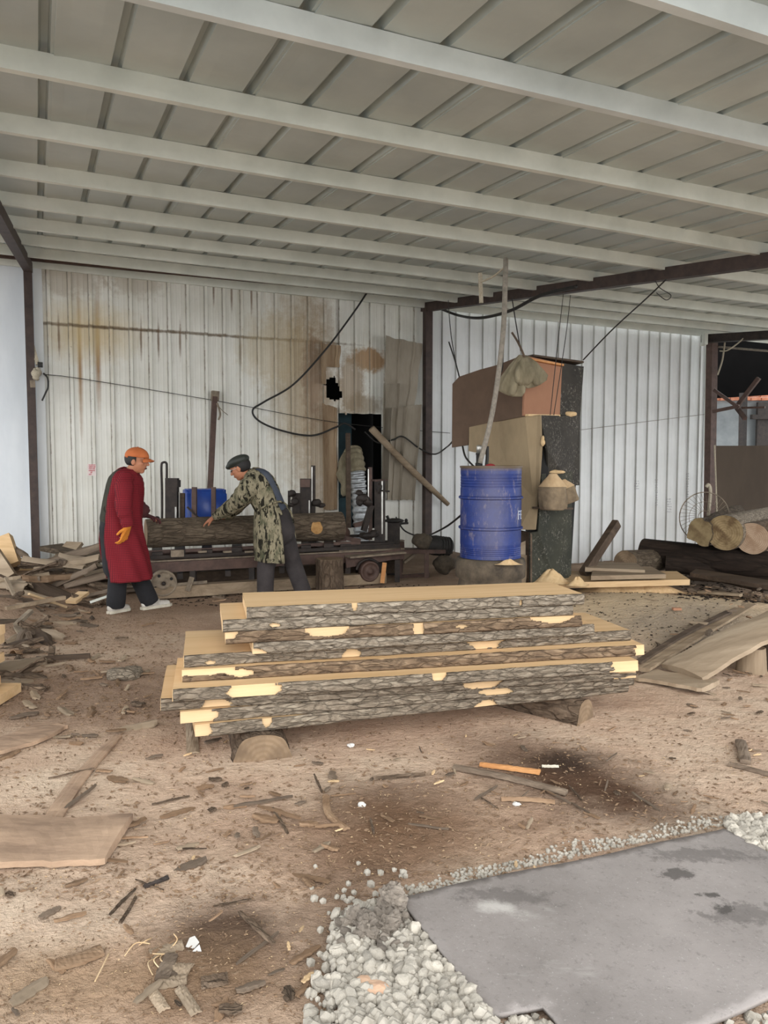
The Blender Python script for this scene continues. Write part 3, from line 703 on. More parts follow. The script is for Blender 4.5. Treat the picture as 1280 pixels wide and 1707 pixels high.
# sawdust spill beside the drum's foot
s_ = mound('sawdust_pile', 848, 938, .5, .13, .07, .045, 'sawdust', 'pale sawdust spilled on the base beside the blue drum', 11); s_.location = Vector((.0,0,0))

# the tall patchwork housing of the band saw
MAT['ply_brown'] = simple('ply_brown', (78,60,46), (96,76,60), 3, rough=.85, bump=.1)
MAT['ply_tan'] = simple('ply_tan', (118,102,78), (146,128,100), 3, (1,1,.4), rough=.85, bump=.1)
MAT['ply_orange'] = simple('ply_orange', (140,98,74), (162,118,90), 2, (1,1,.5), rough=.8, bump=.1)
def chalk_mat(name, base, base2):
    t = NT(name); n = t.noise(4, 5, .6); s = t.noise(44, 8, .85, t.mapping((1,1,.8))); g = t.noise(5, 4, .6)
    col = t.ramp(n, [(.3, base), (.7, base2)]); m = t.math('MULTIPLY', t.ramp(s, [(.54, 0.0), (.63, 1.0)]), t.ramp(g, [(.42, 0.0), (.6, .7)]))
    col = t.mix(m, col, (170,162,152)); return t.done(col, .8, 0, .3)
MAT['chalk'] = chalk_mat('chalk', (44,42,38), (62,58,52)); MAT['dark_green'] = chalk_mat('dark_green', (40,42,36), (60,60,50))
hs = thing('saw_housing', 'tall patchwork wooden housing behind the blue drum, brown, orange and chalky black panels', 'housing', at(900, 970, 7.8) * Vector((1,1,0)) if False else Vector((at(900,970,7.8).x, 7.8, 0)))
YC = 7.75
def hp(name, pix, th, mat, label=None, bev=.003, nrm=None):
    pts = [at(x, y, Y) for x, y, Y in pix]; b = NB(); slab(b, pts, th, nrm); o = child(name, b, mat, hs)
    if label: o['label'] = label
    return o
def YL(x): return YC + (876-x)*.0055       # left face recedes to the left
def YR(x): return YC + (x-876)*.0052       # right face recedes to the right
L_ = lambda x, y, d=0: (x, y, YL(x)+d); Q_ = lambda x, y, d=0: (x, y, YR(x)+d)
hp('upper_side_panel', [L_(754,640),L_(765,628),L_(800,616),L_(830,608),L_(866,594),L_(876,592),L_(874,695),L_(820,705),L_(782,714),L_(780,742),L_(753,746)], .025, 'ply_brown', 'brown plywood panel')
hp('front_panel', [Q_(876,593),Q_(937,606),Q_(933,692),Q_(873,693)], .025, 'ply_orange', 'orange tan panel')
hp('corner_panel', [Q_(937,605),Q_(973,611),Q_(967,694),Q_(933,692)], .025, 'chalk', 'dark panel')
hp('lower_side_panel', [L_(782,712,-.03),L_(820,704,-.03),L_(874,694,-.03),(901,692,YC-.02),(903,746,YC-.02),(898,820,YC-.02),(892,883,YC-.02),(865,883,YC),L_(850,830,-.03),L_(812,786,-.03),L_(811,758,-.03),L_(781,752,-.03)], .022, 'ply_tan', 'tan plywood panel')
hp('blackboard_panel', [(900,692,YC-.0),Q_(967,694),Q_(966,809),Q_(953,809),Q_(914,806),(913,752,YC)], .02, 'chalk', 'black panel covered in white scratches')
hp('cabinet_front', [(903,790,YC+.06),(954,786,YC+.34),(952,957,YC+.34),(930,985,YC+.2),(884,985,YC+.06),(884,888,YC+.06),(897,886,YC+.06)], .02, 'dark_green', 'dark green black panel')
hp('cabinet_side', [(884,888,YC+.06),(884,985,YC+.06),(866,985,YC+.3),(866,884,YC+.3)], .02, 'wood_dark')
hp('slot_board', [(901,740,YC+.1),(914,745,YC+.1),(914,845,YC+.1),(896,850,YC+.1)], .02, 'near_black')
# closed back and sides so that the box has its depth
def hb(name, pix, d, mat): pts = [at(x, y, Y) for x, y, Y in pix]; b = NB(); slab(b, pts, d, Vector((.1,1,0)).normalized()); return child(name, b, mat, hs)
hb('upper_box', [(760,634,YL(760)+.05),(872,598,YL(872)+.06),(870,690,YL(870)+.06),(760,735,YL(760)+.05)], .45, 'wood_dark')
hb('upper_box', [(880,600,YR(880)+.05),(968,614,YR(968)+.05),(962,690,YR(962)+.05),(878,690,YR(878)+.05)], .42, 'wood_dark')
hb('lower_box', [(880,698,YC+.12),(962,698,YC+.5),(960,806,YC+.5),(950,980,YC+.45),(890,980,YC+.12),(880,880,YC+.12)], .38, 'near_black')
# loose boards across the roof of the housing
b = NB(); q0, q1 = at(889, 594, 7.8), at(973, 605, 8.15)
slab(b, [q0, q1, q1+Vector((-.1,.45,.0)), q0+Vector((-.1,.45,.03))], .02, Vector((0,0,1))); o = child('roof_board', b, 'wood_dark', hs)
b = NB(); q0, q1 = at(885, 600, 7.75), at(940, 610, 8.0)
slab(b, [q0, q1, q1+Vector((-.1,.45,.0)), q0+Vector((-.1,.45,.03))], .02, Vector((0,0,1))); o = child('roof_board', b, 'wood_orange', hs)
b = NB(); beam(b, at(878, 692, YC-.02), at(931, 693, YC+.25), .05, .02); crease(b, .003, 20); child('sawdust_ledge', b, 'sawdust', hs, label='ledge covered in pale sawdust')
for (x, y, Y, rx, rz) in ((951, 690, YR(951)-.03, .07, .03), (928, 787, YC+.15, .09, .02), (905, 735, YC-.05, .02, .06)):
    b = NB(); ell(b, at(x, y, Y), (rx, .03, rz)); crease(b, .01, 18); child('sawdust_lump', b, 'sawdust', hs, True)
# inclined struts seen between drum and cabinet
b = NB(); beam(b, at(868, 905, 7.95), at(884, 940, 7.9), .02, .22); child('strut', b, 'wood_dusty', hs)
b = NB(); beam(b, at(866, 985, 7.9), at(874, 925, 7.9), .1, .03); child('strut', b, 'wood_old', hs)

# sacks: cloth bag hung on a stick over the housing, two dusty sacks lower down
def sack(name, top, profile, pleats, amp, mat, label, c, drop=Vector((0,0,-1)), seed=0, flat=.75, seg=48):
    s, u = frame(drop, Vector((0,1,0))); b = NB(); rings = []
    for (t, r) in profile:
        ring = []
        for k in range(seg):
            a = 2*pi*k/seg; rr = r*(1+amp*cos(a*pleats+seed+t*3)*(.4+t*1.2)+.16*nz(cos(a)*2+seed, sin(a)*2, t*9)); ring.append(b.verts.new(top + drop*t + s*rr*cos(a) + u*rr*flat*sin(a)))
        rings.append(ring)
    for i in range(len(rings)-1):
        for k in range(seg): b.faces.new((rings[i][k], rings[i][(k+1)%seg], rings[i+1][(k+1)%seg], rings[i+1][k]))
    b.faces.new(rings[0][::-1]); b.faces.new(rings[-1]); bmesh.ops.recalc_face_normals(b, faces=b.faces)
    return tag(mk(name, b, mat, smooth=True), label, c)
MAT['sackcloth'] = simple('sackcloth', (94,86,66), (150,140,116), 9, (1,1,.3), rough=.95, bump=.8, bd=.02)
MAT['sack_dusty'] = simple('sack_dusty', (92,80,64), (140,122,98), 9, rough=.95, bump=.6, bd=.015)
MAT['sack_top'] = simple('sack_top', (176,148,112), (200,174,138), 14, rough=.95)
tp = at(872, 592, 7.58)
sk = sack('cloth_bag', tp, [(0,.02),(.03,.045),(.08,.10),(.16,.15),(.22,.15),(.27,.13),(.30,.08),(.31,.03)], 7, .3, 'sackcloth', 'crumpled grey cloth bag hanging from a stick above the brown housing', 'bag', seed=1)
for (tx, ty, dx, sl, rr_) in ((868, 592, -.28, 1.05, .8), (876, 594, .42, .8, .8)):
    f_ = sack('fold', at(tx, ty, 7.56), [(t*sl, r*rr_) for t, r in ((0,.02),(.04,.05),(.12,.09),(.22,.13),(.32,.15),(.37,.12),(.39,.04))], 6, .3, 'sackcloth', 'x', 'x', Vector((dx, 0, -1)).normalized(), seed=tx, flat=.5)
    for k_ in ('label', 'category'): del f_[k_]
    f_.parent = sk; f_.matrix_parent_inverse = parent_inv(sk)
b = NB(); tube(b, cat([at(853, 554, 7.5), at(864, 572, 7.52), at(874, 596, 7.56), at(876, 620, 7.58)]), [.011]*24+[.006], 8)
tag(mk('stick', b, 'wood_dark', smooth=True), 'thin bent stick poking up from the hanging cloth bag', 'stick')
for (x, y, Y, sc, tilt, lb) in ((922, 790, 7.62, 1.0, 0, 'dusty sack with a pale top hanging on the dark cabinet, the larger of two'), (938, 800, 7.75, .68, .35, 'small dusty sack hanging tilted behind the larger sack on the dark cabinet')):
    tp = at(x, y, Y); dv = Vector((sin(tilt), 0, -cos(tilt)))
    o = sack('dust_sack', tp, [(t*sc, r*sc) for t, r in ((0,.03),(.03,.05),(.07,.085),(.13,.13),(.16,.135),(.26,.14),(.34,.135),(.36,.12))], 5, .06, 'sack_dusty', lb, 'sack', dv, seed=3)
    b = NB(); s, u = frame(dv, Vector((0,1,0)))
    rings = []
    for t, r in ((-.002,.033),(.03,.056),(.07,.092),(.128,.137)): rings.append([b.verts.new(tp+dv*t*sc + s*(r+.003)*sc*(1+.06*cos(5*a+3))*cos(a) + u*(r+.003)*sc*.78*sin(a)) for a in [2*pi*k/32 for k in range(32)]])
    for i in range(3):
        for k in range(32): b.faces.new((rings[i][k], rings[i][(k+1)%32], rings[i+1][(k+1)%32], rings[i+1][k]))
    child('sawdust_top', b, 'sack_top', o, True, 'pale sawdust lying on the shoulders')
b = NB(); box(b, at(922, 840, 7.66), (.24,.2,.09)); bmesh.ops.bevel(b, geom=b.edges[:], offset=.02, segments=2); tag(mk('dusty_box', b, 'sack_dusty'), 'small dusty box under the larger hanging sack', 'box')
b = NB(); beam(b, at(905, 847, 7.62), at(937, 847, 7.9), .25, .02); tag(mk('shelf_bracket', b, 'wood_dark'), 'little dark shelf beneath the dusty box on the cabinet', 'shelf')

# ================================================================ hoses, ropes and cables
def line(name, pts, r, mat, label, c='cable', seg=7, n=10, group=None):
    b = NB(); tube(b, cat(pts, n), r, seg); return tag(mk(name, b, mat, smooth=True), label, c, group)
def OR(x, y, off=.05): return onr(x, y, off)
ha = at(843, 428, 7.1); line('hose', [at(843,432,7.3), at(842,470,7.2), at(838,560,7.2), at(822,680,7.2), at(800,772,7.25)], .024, 'hose', 'thick grey hose hanging from the roof down to the blue drum', 'hose', 10)
line('cable', [at(842,445,7.4), at(841,520,7.4), at(838,600,7.5), at(836,620,7.55)], .008, 'cable', 'thin black cord hanging close beside the thick grey hose')
line('rope', [at(800,455,7.9), at(801,480,7.9), at(802,505,7.9)], .022, 'rope', 'short frayed rope end tied to the brown roof beam', 'rope')
line('rope', [at(800,470,7.9), at(820,462,7.7), at(842,445,7.4)], .01, 'rope', 'slack grey string between the rope end and the thick hose', 'rope')
line('cable', [onw(735,515,.2), onw(765,526,.3), at(800,530,10.2), at(850,518,9.3), at(900,493,8.6), at(960,478,7.9)], .02, 'cable', 'thick black cable sagging beneath the brown roof beam', n=12)
line('cable', [onw(612,487,.2), onw(590,520,.2), onw(545,580,.2), onw(490,640,.2), onw(440,670,.2), onw(421,684,.2), onw(432,702,.2), onw(470,718,.2), onw(520,726,.2), onw(560,712,.2), onw(575,706,.2), onw(592,716,.2)], .014, 'cable', 'black cable looping down across the stained white wall', n=10)
line('cable', [onw(608,720,.25), onw(630,738,.25), onw(655,733,.25), onw(672,728,.25), onw(700,748,.25), onw(725,757,.3), onw(745,745,.3), at(755,735,9.0)], .012, 'cable', 'black cable sagging across the hanging sheets to the housing')
line('cable', [onw(660,862,.6), onw(675,885,.6), onw(705,894,.6), at(740,880,9.5), at(772,856,8.2)], .012, 'cable', 'black cable drooping from the seat frame towards the blue drum')
line('cable', [at(771,744,8.0), at(776,762,7.8), at(790,778,7.5)], .01, 'cable', 'short black cable curving from the housing to the drum pump')
line('wire', [onw(72,624,.12), onw(140,632,.1), onw(360,668,.1), onw(560,704,.1), onw(750,722,.12)], .0045, 'cable', 'thin wire strung low along the stained white wall', 'wire')
line('wire', [onw(965,717,.05), onw(1060,705,.05), onw(1180,690,.05)], .004, 'hose', 'faint thin wire strung along the clean white wall', 'wire')
line('wire', [at(1110,466,6.9), at(1080,495,7.2), at(1020,550,7.5), at(972,600,7.9)], .007, 'cable', 'stay wire running from the roof down to the right of the housing', 'wire')
line('wire', [at(1092,468,6.9), at(1100,480,6.9), at(1118,492,6.9), at(1110,500,6.9), at(1094,488,6.9)], .004, 'cable', 'curled loose wire end at the top of the stay wire', 'wire')
line('wire', [OR(747,498), at(752,560,8.6), at(765,628,8.35)], .005, 'cable', 'thin wire holding the left corner of the housing, single', 'wire')
line('wire', [at(748,570,8.6), at(758,600,8.5), at(766,630,8.36)], .008, 'cable', 'twisted black cord by the wire at the left corner of the housing', 'cord')
line('wire', [at(853,495,7.9), at(860,540,7.8), at(868,585,7.7)], .006, 'cable', 'thin cord coming down behind the tip of the bent stick', 'wire')
for k, x in enumerate((939, 951)): line('wire', [OR(x, 490), at(x-8, 560, 7.8), at(x-22-k*6, 692, 7.62)], .004, 'cable', ['left','right'][k] + ' of two thin wires hanging in front of the orange tan panel', 'wire')
# ================================================================ THE SAWMILL along the wall
def om(x, y, off=0.0): return onm(x, y, off)
Z3 = Vector((0,0,1))
q = om(460, 960, 0); sm = thing('sawmill_carriage', 'dark steel sawmill carriage and track under the log by the back wall', 'sawmill', (q.x, q.y, 0), WA)
def mb(name, mat, *bars, par=None, label=None, bev=.004):
    b = NB()
    for (p0, p1, w, h) in bars: beam(b, p0, p1, w, h)
    if bev: bmesh.ops.bevel(b, geom=b.edges[:], offset=bev, segments=1)
    return child(name, b, mat, par or sm, label=label)
# track: two long channels with a bright worn top edge
for k, off in enumerate((.12, -.75)):
    a, c = om(246, 950, off), om(672, 950, off); z = .33 - .0*k; a.z = c.z = z
    mb('track_beam', 'steel_brown', (a, c, .07, .11), label=None)
    a2, c2 = a.copy(), c.copy(); a2.z = c2.z = z+.068
    mb('rail', 'dusty_steel', (a2, c2, .09, .014))
a, c = om(250, 990, .2), om(640, 970, .2); a.z = c.z = .08; mb('ground_beam', 'wood_old', (a, c, .14, .12), label='old timber lying under the track')
a, c = om(250, 975, -.5), om(660, 960, -.5); a.z = c.z = .1; mb('ground_beam', 'wood_dark', (a, c, .14, .16))
for x in (300, 380, 470, 560, 640):
    a = om(x, 960, .12); c = om(x, 960, -.75); a.z = c.z = .22; mb('cross_bar', 'steel_dark', (a, c, .06, .06))
for x in (322, 420, 580, 662):
    for off in (.12, -.75):
        a = om(x, 960, off); b0 = a.copy(); b0.z = 0; a.z = .28; mb('leg', 'steel_dark', (b0, a, .06, .06))
# carriage bunks and clutter between track and log
for k, x in enumerate((262, 300, 345, 395, 510, 548)):
    a = om(x, 925, .14); c = om(x, 925, -.7); a.z = c.z = .455+.01*(k%2); mb('bunk', 'steel_dark', (a, c, .11, .07))
for off, z, mt in ((.16, .44, 'steel_dark'), (.05, .485, 'steel_brown'), (-.6, .5, 'steel_dark')):
    a, c = om(246, 925, off), om(600, 915, off); a.z = c.z = z; mb('side_bar', mt, (a, c, .03, .035))
a, c = om(285, 923, .2), om(306, 922, .2); mb('bracket', 'dusty_steel', (a, c, .05, .07), label='dusty bracket')
for x in (330, 372, 408): a = om(x, 920, .2); mb('bolt_plate', 'dusty_steel', (a, a+WD*.09, .03, .02))
# carriage wheel
def wheel(px, py, off, r, th, parent, mat='dusty_steel', holes=4, nm='wheel'):
    c = om(px, py, off); b = NB(); lathe(b, [(r*.98,-th/2),(r,-th/2+.01),(r,th/2-.01),(r*.98,th/2),(r*.86,th/2),(r*.82,th/2-.012),(r*.5,th/2-.014),(r*.46,th/2+.006),(r*.18,th/2+.008),(r*.14,th/2-.004)], 40)
    M = Matrix.Translation(c) @ Matrix.Rotation(WA, 4, 'Z') @ Matrix.Rotation(pi/2, 4, 'X')
    b.transform(M); w = child(nm, b, mat, parent, True)
    for k in range(holes):
        a = 2*pi*k/holes + .5; h = NB(); lathe(h, [(r*.12, 0), (r*.12, .004)], 14); h.transform(M @ Matrix.Translation((cos(a)*r*.66, sin(a)*r*.66, th/2-.013))); child('hole', h, 'near_black', w)
    h = NB(); lathe(h, [(r*.14, 0), (r*.13, .03), (r*.05, .035)], 14); h.transform(M @ Matrix.Translation((0, 0, th/2-.004))); child('hub', h, 'steel_dark', w, True)
    return w
wheel(272, 972, .24, .138, .07, sm)
b = NB(); a = om(312, 985, .3); c = om(320, 962, .28); beam(b, a, c, .07, .02); child('rail_chock', b, 'dusty_steel', sm)
a, c = om(285, 975, .24), om(345, 970, .24); mb('axle_bar', 'dusty_steel', (a, c, .02, .03))
# big pulley and motor under the right end
b = NB(); c = om(622, 952, .1); d = WN*1
tube(b, [c - d*.3, c - d*.28, c+d*.05, c+d*.07], [.10, .125, .125, .115], 26); child('motor', b, 'steel_dark', sm, True)
b = NB(); c = om(615, 952, .26); M = Matrix.Translation(c) @ Matrix.Rotation(WA, 4, 'Z') @ Matrix.Rotation(pi/2, 4, 'X')
lathe(b, [(.115,-.05),(.12,-.04),(.12,.03),(.112,.045),(.095,.045),(.09,.03),(.035,.03),(.03,.06),(.01,.06)], 36); b.transform(M); child('pulley', b, 'steel_brown', sm, True)
b = NB(); tube(b, cat([om(594, 950, .25), om(600, 938, .25), om(615, 932, .25), om(630, 938, .25)]), .016, 8); child('pulley_guard', b, 'steel_dark', sm, True)
mb('bracket', 'wood_orange', (om(637, 972, .3), om(641, 938, .28), .05, .05), label='rusty orange upright strip')
a, c = om(576, 938, .2), om(668, 922, .2); mb('end_plate', 'steel_brown', (a, c, .03, .12))
a, c = om(572, 926, .1), om(664, 918, .1); mb('end_shelf', 'dusty_steel', (a, c, .45, .02))
for (x0, y0, x1, y1, w, h) in ((580,918,640,912,.3,.05),(560,908,650,905,.25,.04),(600,915,660,926,.05,.05),(520,905,560,915,.2,.06),(500,915,545,922,.2,.05)):
    mb('frame_bar', 'steel_dark', (om(x0,y0,-.05), om(x1,y1,-.1), w, h))
# dogs and posts rising behind the log
def upright(x, y0, y1, off, w, d, mat, par=None, nm='upright', lab=None): return mb(nm, mat, (om(x, y0, off), om(x + (0), y1, off), w, d), par=par, label=lab)
BO = -.35
upright(287, 880, 797, BO, .13, .1, 'steel_dark'); mb('dog', 'steel_dark', (om(291,800,BO), om(291,812,BO), .1, .14))
mb('worn_edge', 'steel_bright', (om(293, 880, BO+.07), om(293, 845, BO+.07), .018, .01))
b = NB(); tube(b, cat([om(270,882,BO), om(270,820,BO), om(269,778,BO), om(272,771,BO), om(277,772,BO), om(278,780,BO), om(278,822,BO)]), .013, 8); child('hook_bar', b, 'steel_dark', sm, True, 'bent hook bar')
upright(304, 882, 822, BO, .05, .05, 'wood_dark'); upright(299, 882, 820, BO+.03, .012, .02, 'steel_bright')
upright(324, 885, 812, BO+.1, .05, .05, 'steel_brown'); upright(356, 885, 812, BO+.1, .045, .045, 'steel_brown')
b = NB(); beam(b, om(312, 845, BO+.12), om(334, 866, BO+.12), .025, .02); child('lever', b, 'steel_dark', sm)
for k, x in enumerate((248, 258, 266)): 
    b = NB(); ell(b, om(x+2, 869-k%2*3, BO+.12), (.045,.04,.03)); crease(b, .012, 20); child('chain_lump', b, 'steel_dark', sm, True)
upright(510, 870, 798, BO, .13, .12, 'steel_dark'); mb('dog', 'steel_brown', (om(509,812,BO+.07), om(509,799,BO+.07), .11, .05))
upright(522, 870, 776, BO, .05, .05, 'steel_dark'); upright(515.5, 866, 834, BO+.08, .014, .01, 'steel_bright'); upright(520, 840, 778, BO+.03, .012, .01, 'steel_bright')
upright(494, 870, 822, BO, .09, .08, 'steel_dark'); upright(482, 868, 818, BO, .03, .03, 'steel_dark')
for (x, y, r) in ((487, 822, .05), (491, 836, .05), (484, 842, .035), (528, 838, .06), (536, 842, .04)):
    b = NB(); ell(b, om(x, y, BO+.05), (r,.04,r*.8)); crease(b, .015, 18); child('clamp_lump', b, 'steel_dark', sm, True)
# the saw head: posts, guides, blade guard, carriage
hd = thing('band_saw', 'black steel band saw head with tall twin posts in front of the wall opening', 'saw', (om(630, 900, -.2).x, om(630, 900, -.2).y, 0), WA)
def hbr(name, mat, *bars): return mb(name, mat, *bars, par=hd)
HO = -.12
hbr('post', 'steel_dark', (om(633, 925, HO), om(633, 800, HO), .13, .14)); hbr('post', 'steel_brown', (om(617, 900, HO-.1), om(617, 779, HO-.1), .05, .05))
hbr('worn_edge', 'steel_bright', (om(637, 890, HO+.08), om(637, 802, HO+.08), .016, .01)); hbr('worn_edge', 'steel_bright', (om(614, 880, HO-.06), om(614, 782, HO-.06), .012, .01))
hbr('cap_plate', 'steel_brown', (om(622, 801, HO), om(642, 800, HO), .16, .02))
hbr('arm', 'steel_dark', (om(606, 885, HO+.1), om(619, 842, HO+.1), .06, .06)); hbr('arm', 'steel_dark', (om(636, 818, HO+.1), om(649, 819, HO+.1), .02, .02))
for (x, y, rx, rz) in ((604, 830, .08,.05), (598, 822, .05,.03), (612, 836, .06,.05), (600, 838, .04,.05), (622, 890, .06,.05), (610, 893, .09,.04), (632, 815, .03,.06)):
    b = NB(); ell(b, om(x, y, HO+.12), (rx,.06,rz)); crease(b, .02, 16); child('guide_wheel', b, 'steel_dark', hd, True)
hbr('base_plate', 'steel_dark', (om(585, 912, HO), om(655, 908, HO), .4, .06)); hbr('base_plate', 'dusty_steel', (om(560, 917, HO+.15), om(620, 916, HO+.15), .2, .02))
for (x0, y0, x1, y1) in ((572,896,600,902),(590,876,612,870),(560,900,576,898)): hbr('link_rod', 'steel_brown', (om(x0,y0,HO+.05), om(x1,y1,HO+.05), .04, .05))
b = NB(); c = om(573, 889, HO); tube(b, [c-WN*.1, c+WN*.02], .075, 24); child('flange', b, 'steel_brown', hd, True)
# seat with lever, and the bench with its motor
sf = thing('operator_seat', 'black seat frame with a knobbed lever right of the saw head', 'seat', (om(655,930,-.6).x, om(655,930,-.6).y, 0), WA)
SO = -.5
b = NB(); ell(b, om(657, 868, SO), (.13,.12,.03)); crease(b, .01, 9); child('seat', b, 'rubber', sf, True)
b = NB(); tube(b, cat([om(660,877,SO), om(668,873,SO), om(680,872,SO)]), .015, 8); ell(b, om(677,868,SO), (.022,.022,.028)); child('lever', b, 'rubber', sf, True)
b = NB(); tube(b, cat([om(645,860,SO), om(650,870,SO), om(660,877,SO)]), .02, 8); child('backrest', b, 'rubber', sf, True)
mb('column', 'steel_dark', (om(656, 960, SO), om(656, 870, SO), .16, .1), par=sf, bev=.01)
tb = thing('motor_bench', 'brown steel bench frame holding a dusty motor beside the middle post', 'bench', (om(690,960,-.1).x, om(690,960,-.1).y, 0), WA)
TO = -.2
mb('top_bar', 'steel_brown', (om(664, 918, TO), om(735, 918, TO), .25, .05), par=tb)
for x, off in ((666, TO), (711, TO+.1), (668, TO-.4), (735, TO-.2)): mb('leg', 'steel_brown', (om(x, 975, off), om(x, 918, off), .055, .05), par=tb)
mb('brace', 'dusty_steel', (om(673, 938, TO), om(694, 922, TO), .03, .03), par=tb); mb('lower_bar', 'steel_brown', (om(664, 962, TO), om(715, 958, TO), .04, .05), par=tb)
mt = thing('motor', 'black dusty electric motor lying on the steel bench left of the drum', 'motor', om(720, 905, TO+.1))
b = NB(); c0, c1 = om(700, 906, TO), om(750, 912, TO)
tube(b, [c0, c0+(c1-c0)*.1, c0+(c1-c0)*.5, c0+(c1-c0)*.6, c1-(c1-c0)*.05, c1], [.05, .1, .13, .12, .12, .1], 20); crease(b, .012, 10); child('housing', b, 'rubber', mt, True)
b = NB(); ell(b, om(704, 902, TO+.02), (.13,.12,.1)); crease(b, .03, 12); child('dusty_cover', b, 'grime', mt, True)
for k in range(5): b = NB(); c = c0+(c1-c0)*(.55+.09*k); tube(b, [c, c+(c1-c0)*.02], .128, 24); child('fin', b, 'rubber', mt, True)
b = NB(); ell(b, om(742, 940, TO), (.14,.12,.13)); crease(b, .05, 7); child('sling', b, 'grime', mt, True)
# motor must be seen as resting: short cradle under it
b = NB(); beam(b, om(700, 916, TO), om(748, 920, TO), .2, .03); child('foot', b, 'steel_dark', mt)
# the stump in front of the track, the log on the carriage
st1 = tag(log('stump', om(551, 985, .55), om(551, 931, .55), .155, .15, 'bark_brown', 'end_grey', 12, .16), 'upright square cut stump in front of the sawmill track', 'stump')
a, c = om(243, 889, .03), om(568, 877, .03)
lg = tag(log('log', a, c, .148, .165, 'bark_log', 'end_grey', 21, .08), 'large bark covered log on the sawmill carriage being rolled by the two men', 'log')
MAT['peeled'] = simple('peeled', (150,108,58), (190,150,96), 20)
b = NB(); cc = om(520, 882, .03)
for i in range(9):
    for j in range(7):
        pass
pts = []
for k in range(14):
    aa = 2*pi*k/14; rr = 1+.35*nz(k*1.7, 3); u_ = cos(aa)*.07*rr; an = R_(10)+sin(aa)*.42*rr; pts.append(cc + WD*u_ + WN*cos(an)*.176 + Z3*sin(an)*.176)
cv = b.verts.new(cc + WN*cos(R_(10))*.182 + Z3*sin(R_(10))*.182); vv_ = [b.verts.new(p) for p in pts]; vi_ = [b.verts.new(p - WN*.03) for p in pts]
for k in range(14): b.faces.new((cv, vv_[k], vv_[(k+1)%14])); b.faces.new((vv_[k], vi_[k], vi_[(k+1)%14], vv_[(k+1)%14]))
bmesh.ops.recalc_face_normals(b, faces=b.faces); o_ = child('peeled_patch', b, 'peeled', lg); o_['label'] = 'bare yellow patch in the bark'
# leaning steel bar, blue tank
b = NB(); beam(b, onw(346, 900, .5), onw(358, 655, .12), .07, .07, WN); tb_ = tag(mk('leaning_bar', b, 'steel_brown'), 'brown steel bar leaning on the white wall above the blue tank', 'bar')
b = NB(); beam(b, onw(358, 668, .12), onw(359, 652, .12), .1, .09, WN); child('end_block', b, 'dusty_steel', tb_)
b = NB(); tube(b, cat([onw(362,672,.2), onw(367,690,.2), onw(364,700,.2)]), .014, 6); tube(b, cat([onw(362,674,.2), onw(370,684,.2), onw(380,692,.2)]), .005, 5); child('rag_strip', b, 'dusty_steel', tb_)
MAT['blue_plastic'] = simple('blue_plastic', (20,52,128), (38,82,168), 3, rough=.4, bump=.1)
tk = thing('blue_tank', 'blue plastic water tank standing behind the log near the wall', 'tank', onm(340, 900, -.75))
b = NB(); c = (onm(308, 843, -.75)+onm(373, 843, -.75))/2; c.z -= .12; wdt = (onm(373,843,-.75)-onm(308,843,-.75)).length
box(b, c, (wdt, .35, .62), Matrix.Rotation(WA, 3, 'Z')); bmesh.ops.bevel(b, geom=b.edges[:], offset=.045, segments=3); child('body', b, 'blue_plastic', tk, True)
b = NB(); lathe(b, [(.05,0),(.05,.05),(.04,.06)], 20, onm(318, 823, -.75)); child('cap', b, 'blue_plastic', tk, True)
b = NB(); tt = c + Vector((0,0,.305)); beam(b, tt - WD*wdt*.45, tt + WD*wdt*.45, .3, .03); bmesh.ops.bevel(b, geom=b.edges[:], offset=.01, segments=1); child('rim', b, 'blue_plastic', tk)

# ================================================================ things hanging on or leaning at the wall
MAT['rusty_sheet'] = simple('rusty_sheet', (128,118,102), (164,154,138), 4, (1,1,.3), rough=.7, bump=.2)
MAT['stained_sheet'] = simple('stained_sheet', (120,94,68), (172,150,122), 5, (1.5,1,.25), rough=.8, bump=.2)
def sheet(pl, off0, off1, mat, label, nrib=3, seed=0, curl=.0, group=None, notch=None):
    """corrugated steel sheet; pl = top-left, top-right, bottom-right, bottom-left in the photo"""
    tl, tr, br, bl = [onw(x, y, o) for (x, y), o in zip(pl, (off0, off0, off1, off1))]; nu, nv = 40, 30; b = NB(); g = []
    for i in range(nu+1):
        s = i/nu; ph = (s*nrib) % 1; d = .022 if .0 < ph < .12 else (.022*(1-(ph-.12)/.06) if ph < .18 else 0); colv = []
        for j in range(nv+1):
            t = j/nv; p = (tl*(1-s)+tr*s)*(1-t) + (bl*(1-s)+br*s)*t + WN*(d + curl*(s-.5)**2 + .02*nz(s*2, t*3, seed))
            p += WD*(.02*nz(t*4, seed)*(1 if s > .5 else 0)) + Z3*.02*nz(s*5, seed+t)*(1 if j in (0, nv) else 0); colv.append(b.verts.new(p))
        g.append(colv)
    for i in range(nu):
        for j in range(nv):
            if notch and notch((i+.5)/nu, (j+.5)/nv): continue
            b.faces.new((g[i][j], g[i][j+1], g[i+1][j+1], g[i+1][j]))
    bmesh.ops.delete(b, geom=[v for v in b.verts if not v.link_faces], context='VERTS')
    o = tag(mk('steel_sheet', b, mat, smooth=False), label, 'metal sheet', group); m = o.modifiers.new('t', 'SOLIDIFY'); m.thickness = .004; return o
sheet([(640,560),(703,573),(687,700),(637,690)], .14, .14, 'rusty_sheet', 'upper bent grey brown corrugated sheet hanging right of the wall opening', 2.6, 1, .1)
sheet([(650,680),(698,675),(687,834),(642,833)], .20, .18, 'rusty_sheet', 'lower grey brown corrugated sheet covering the wall right of the opening', 2.0, 2, .1)
sheet([(637,640),(662,640),(650,833),(634,800)], .17, .12, 'rusty_sheet', 'narrow curled sheet strip at the right edge of the opening', 1.0, 5, .1)
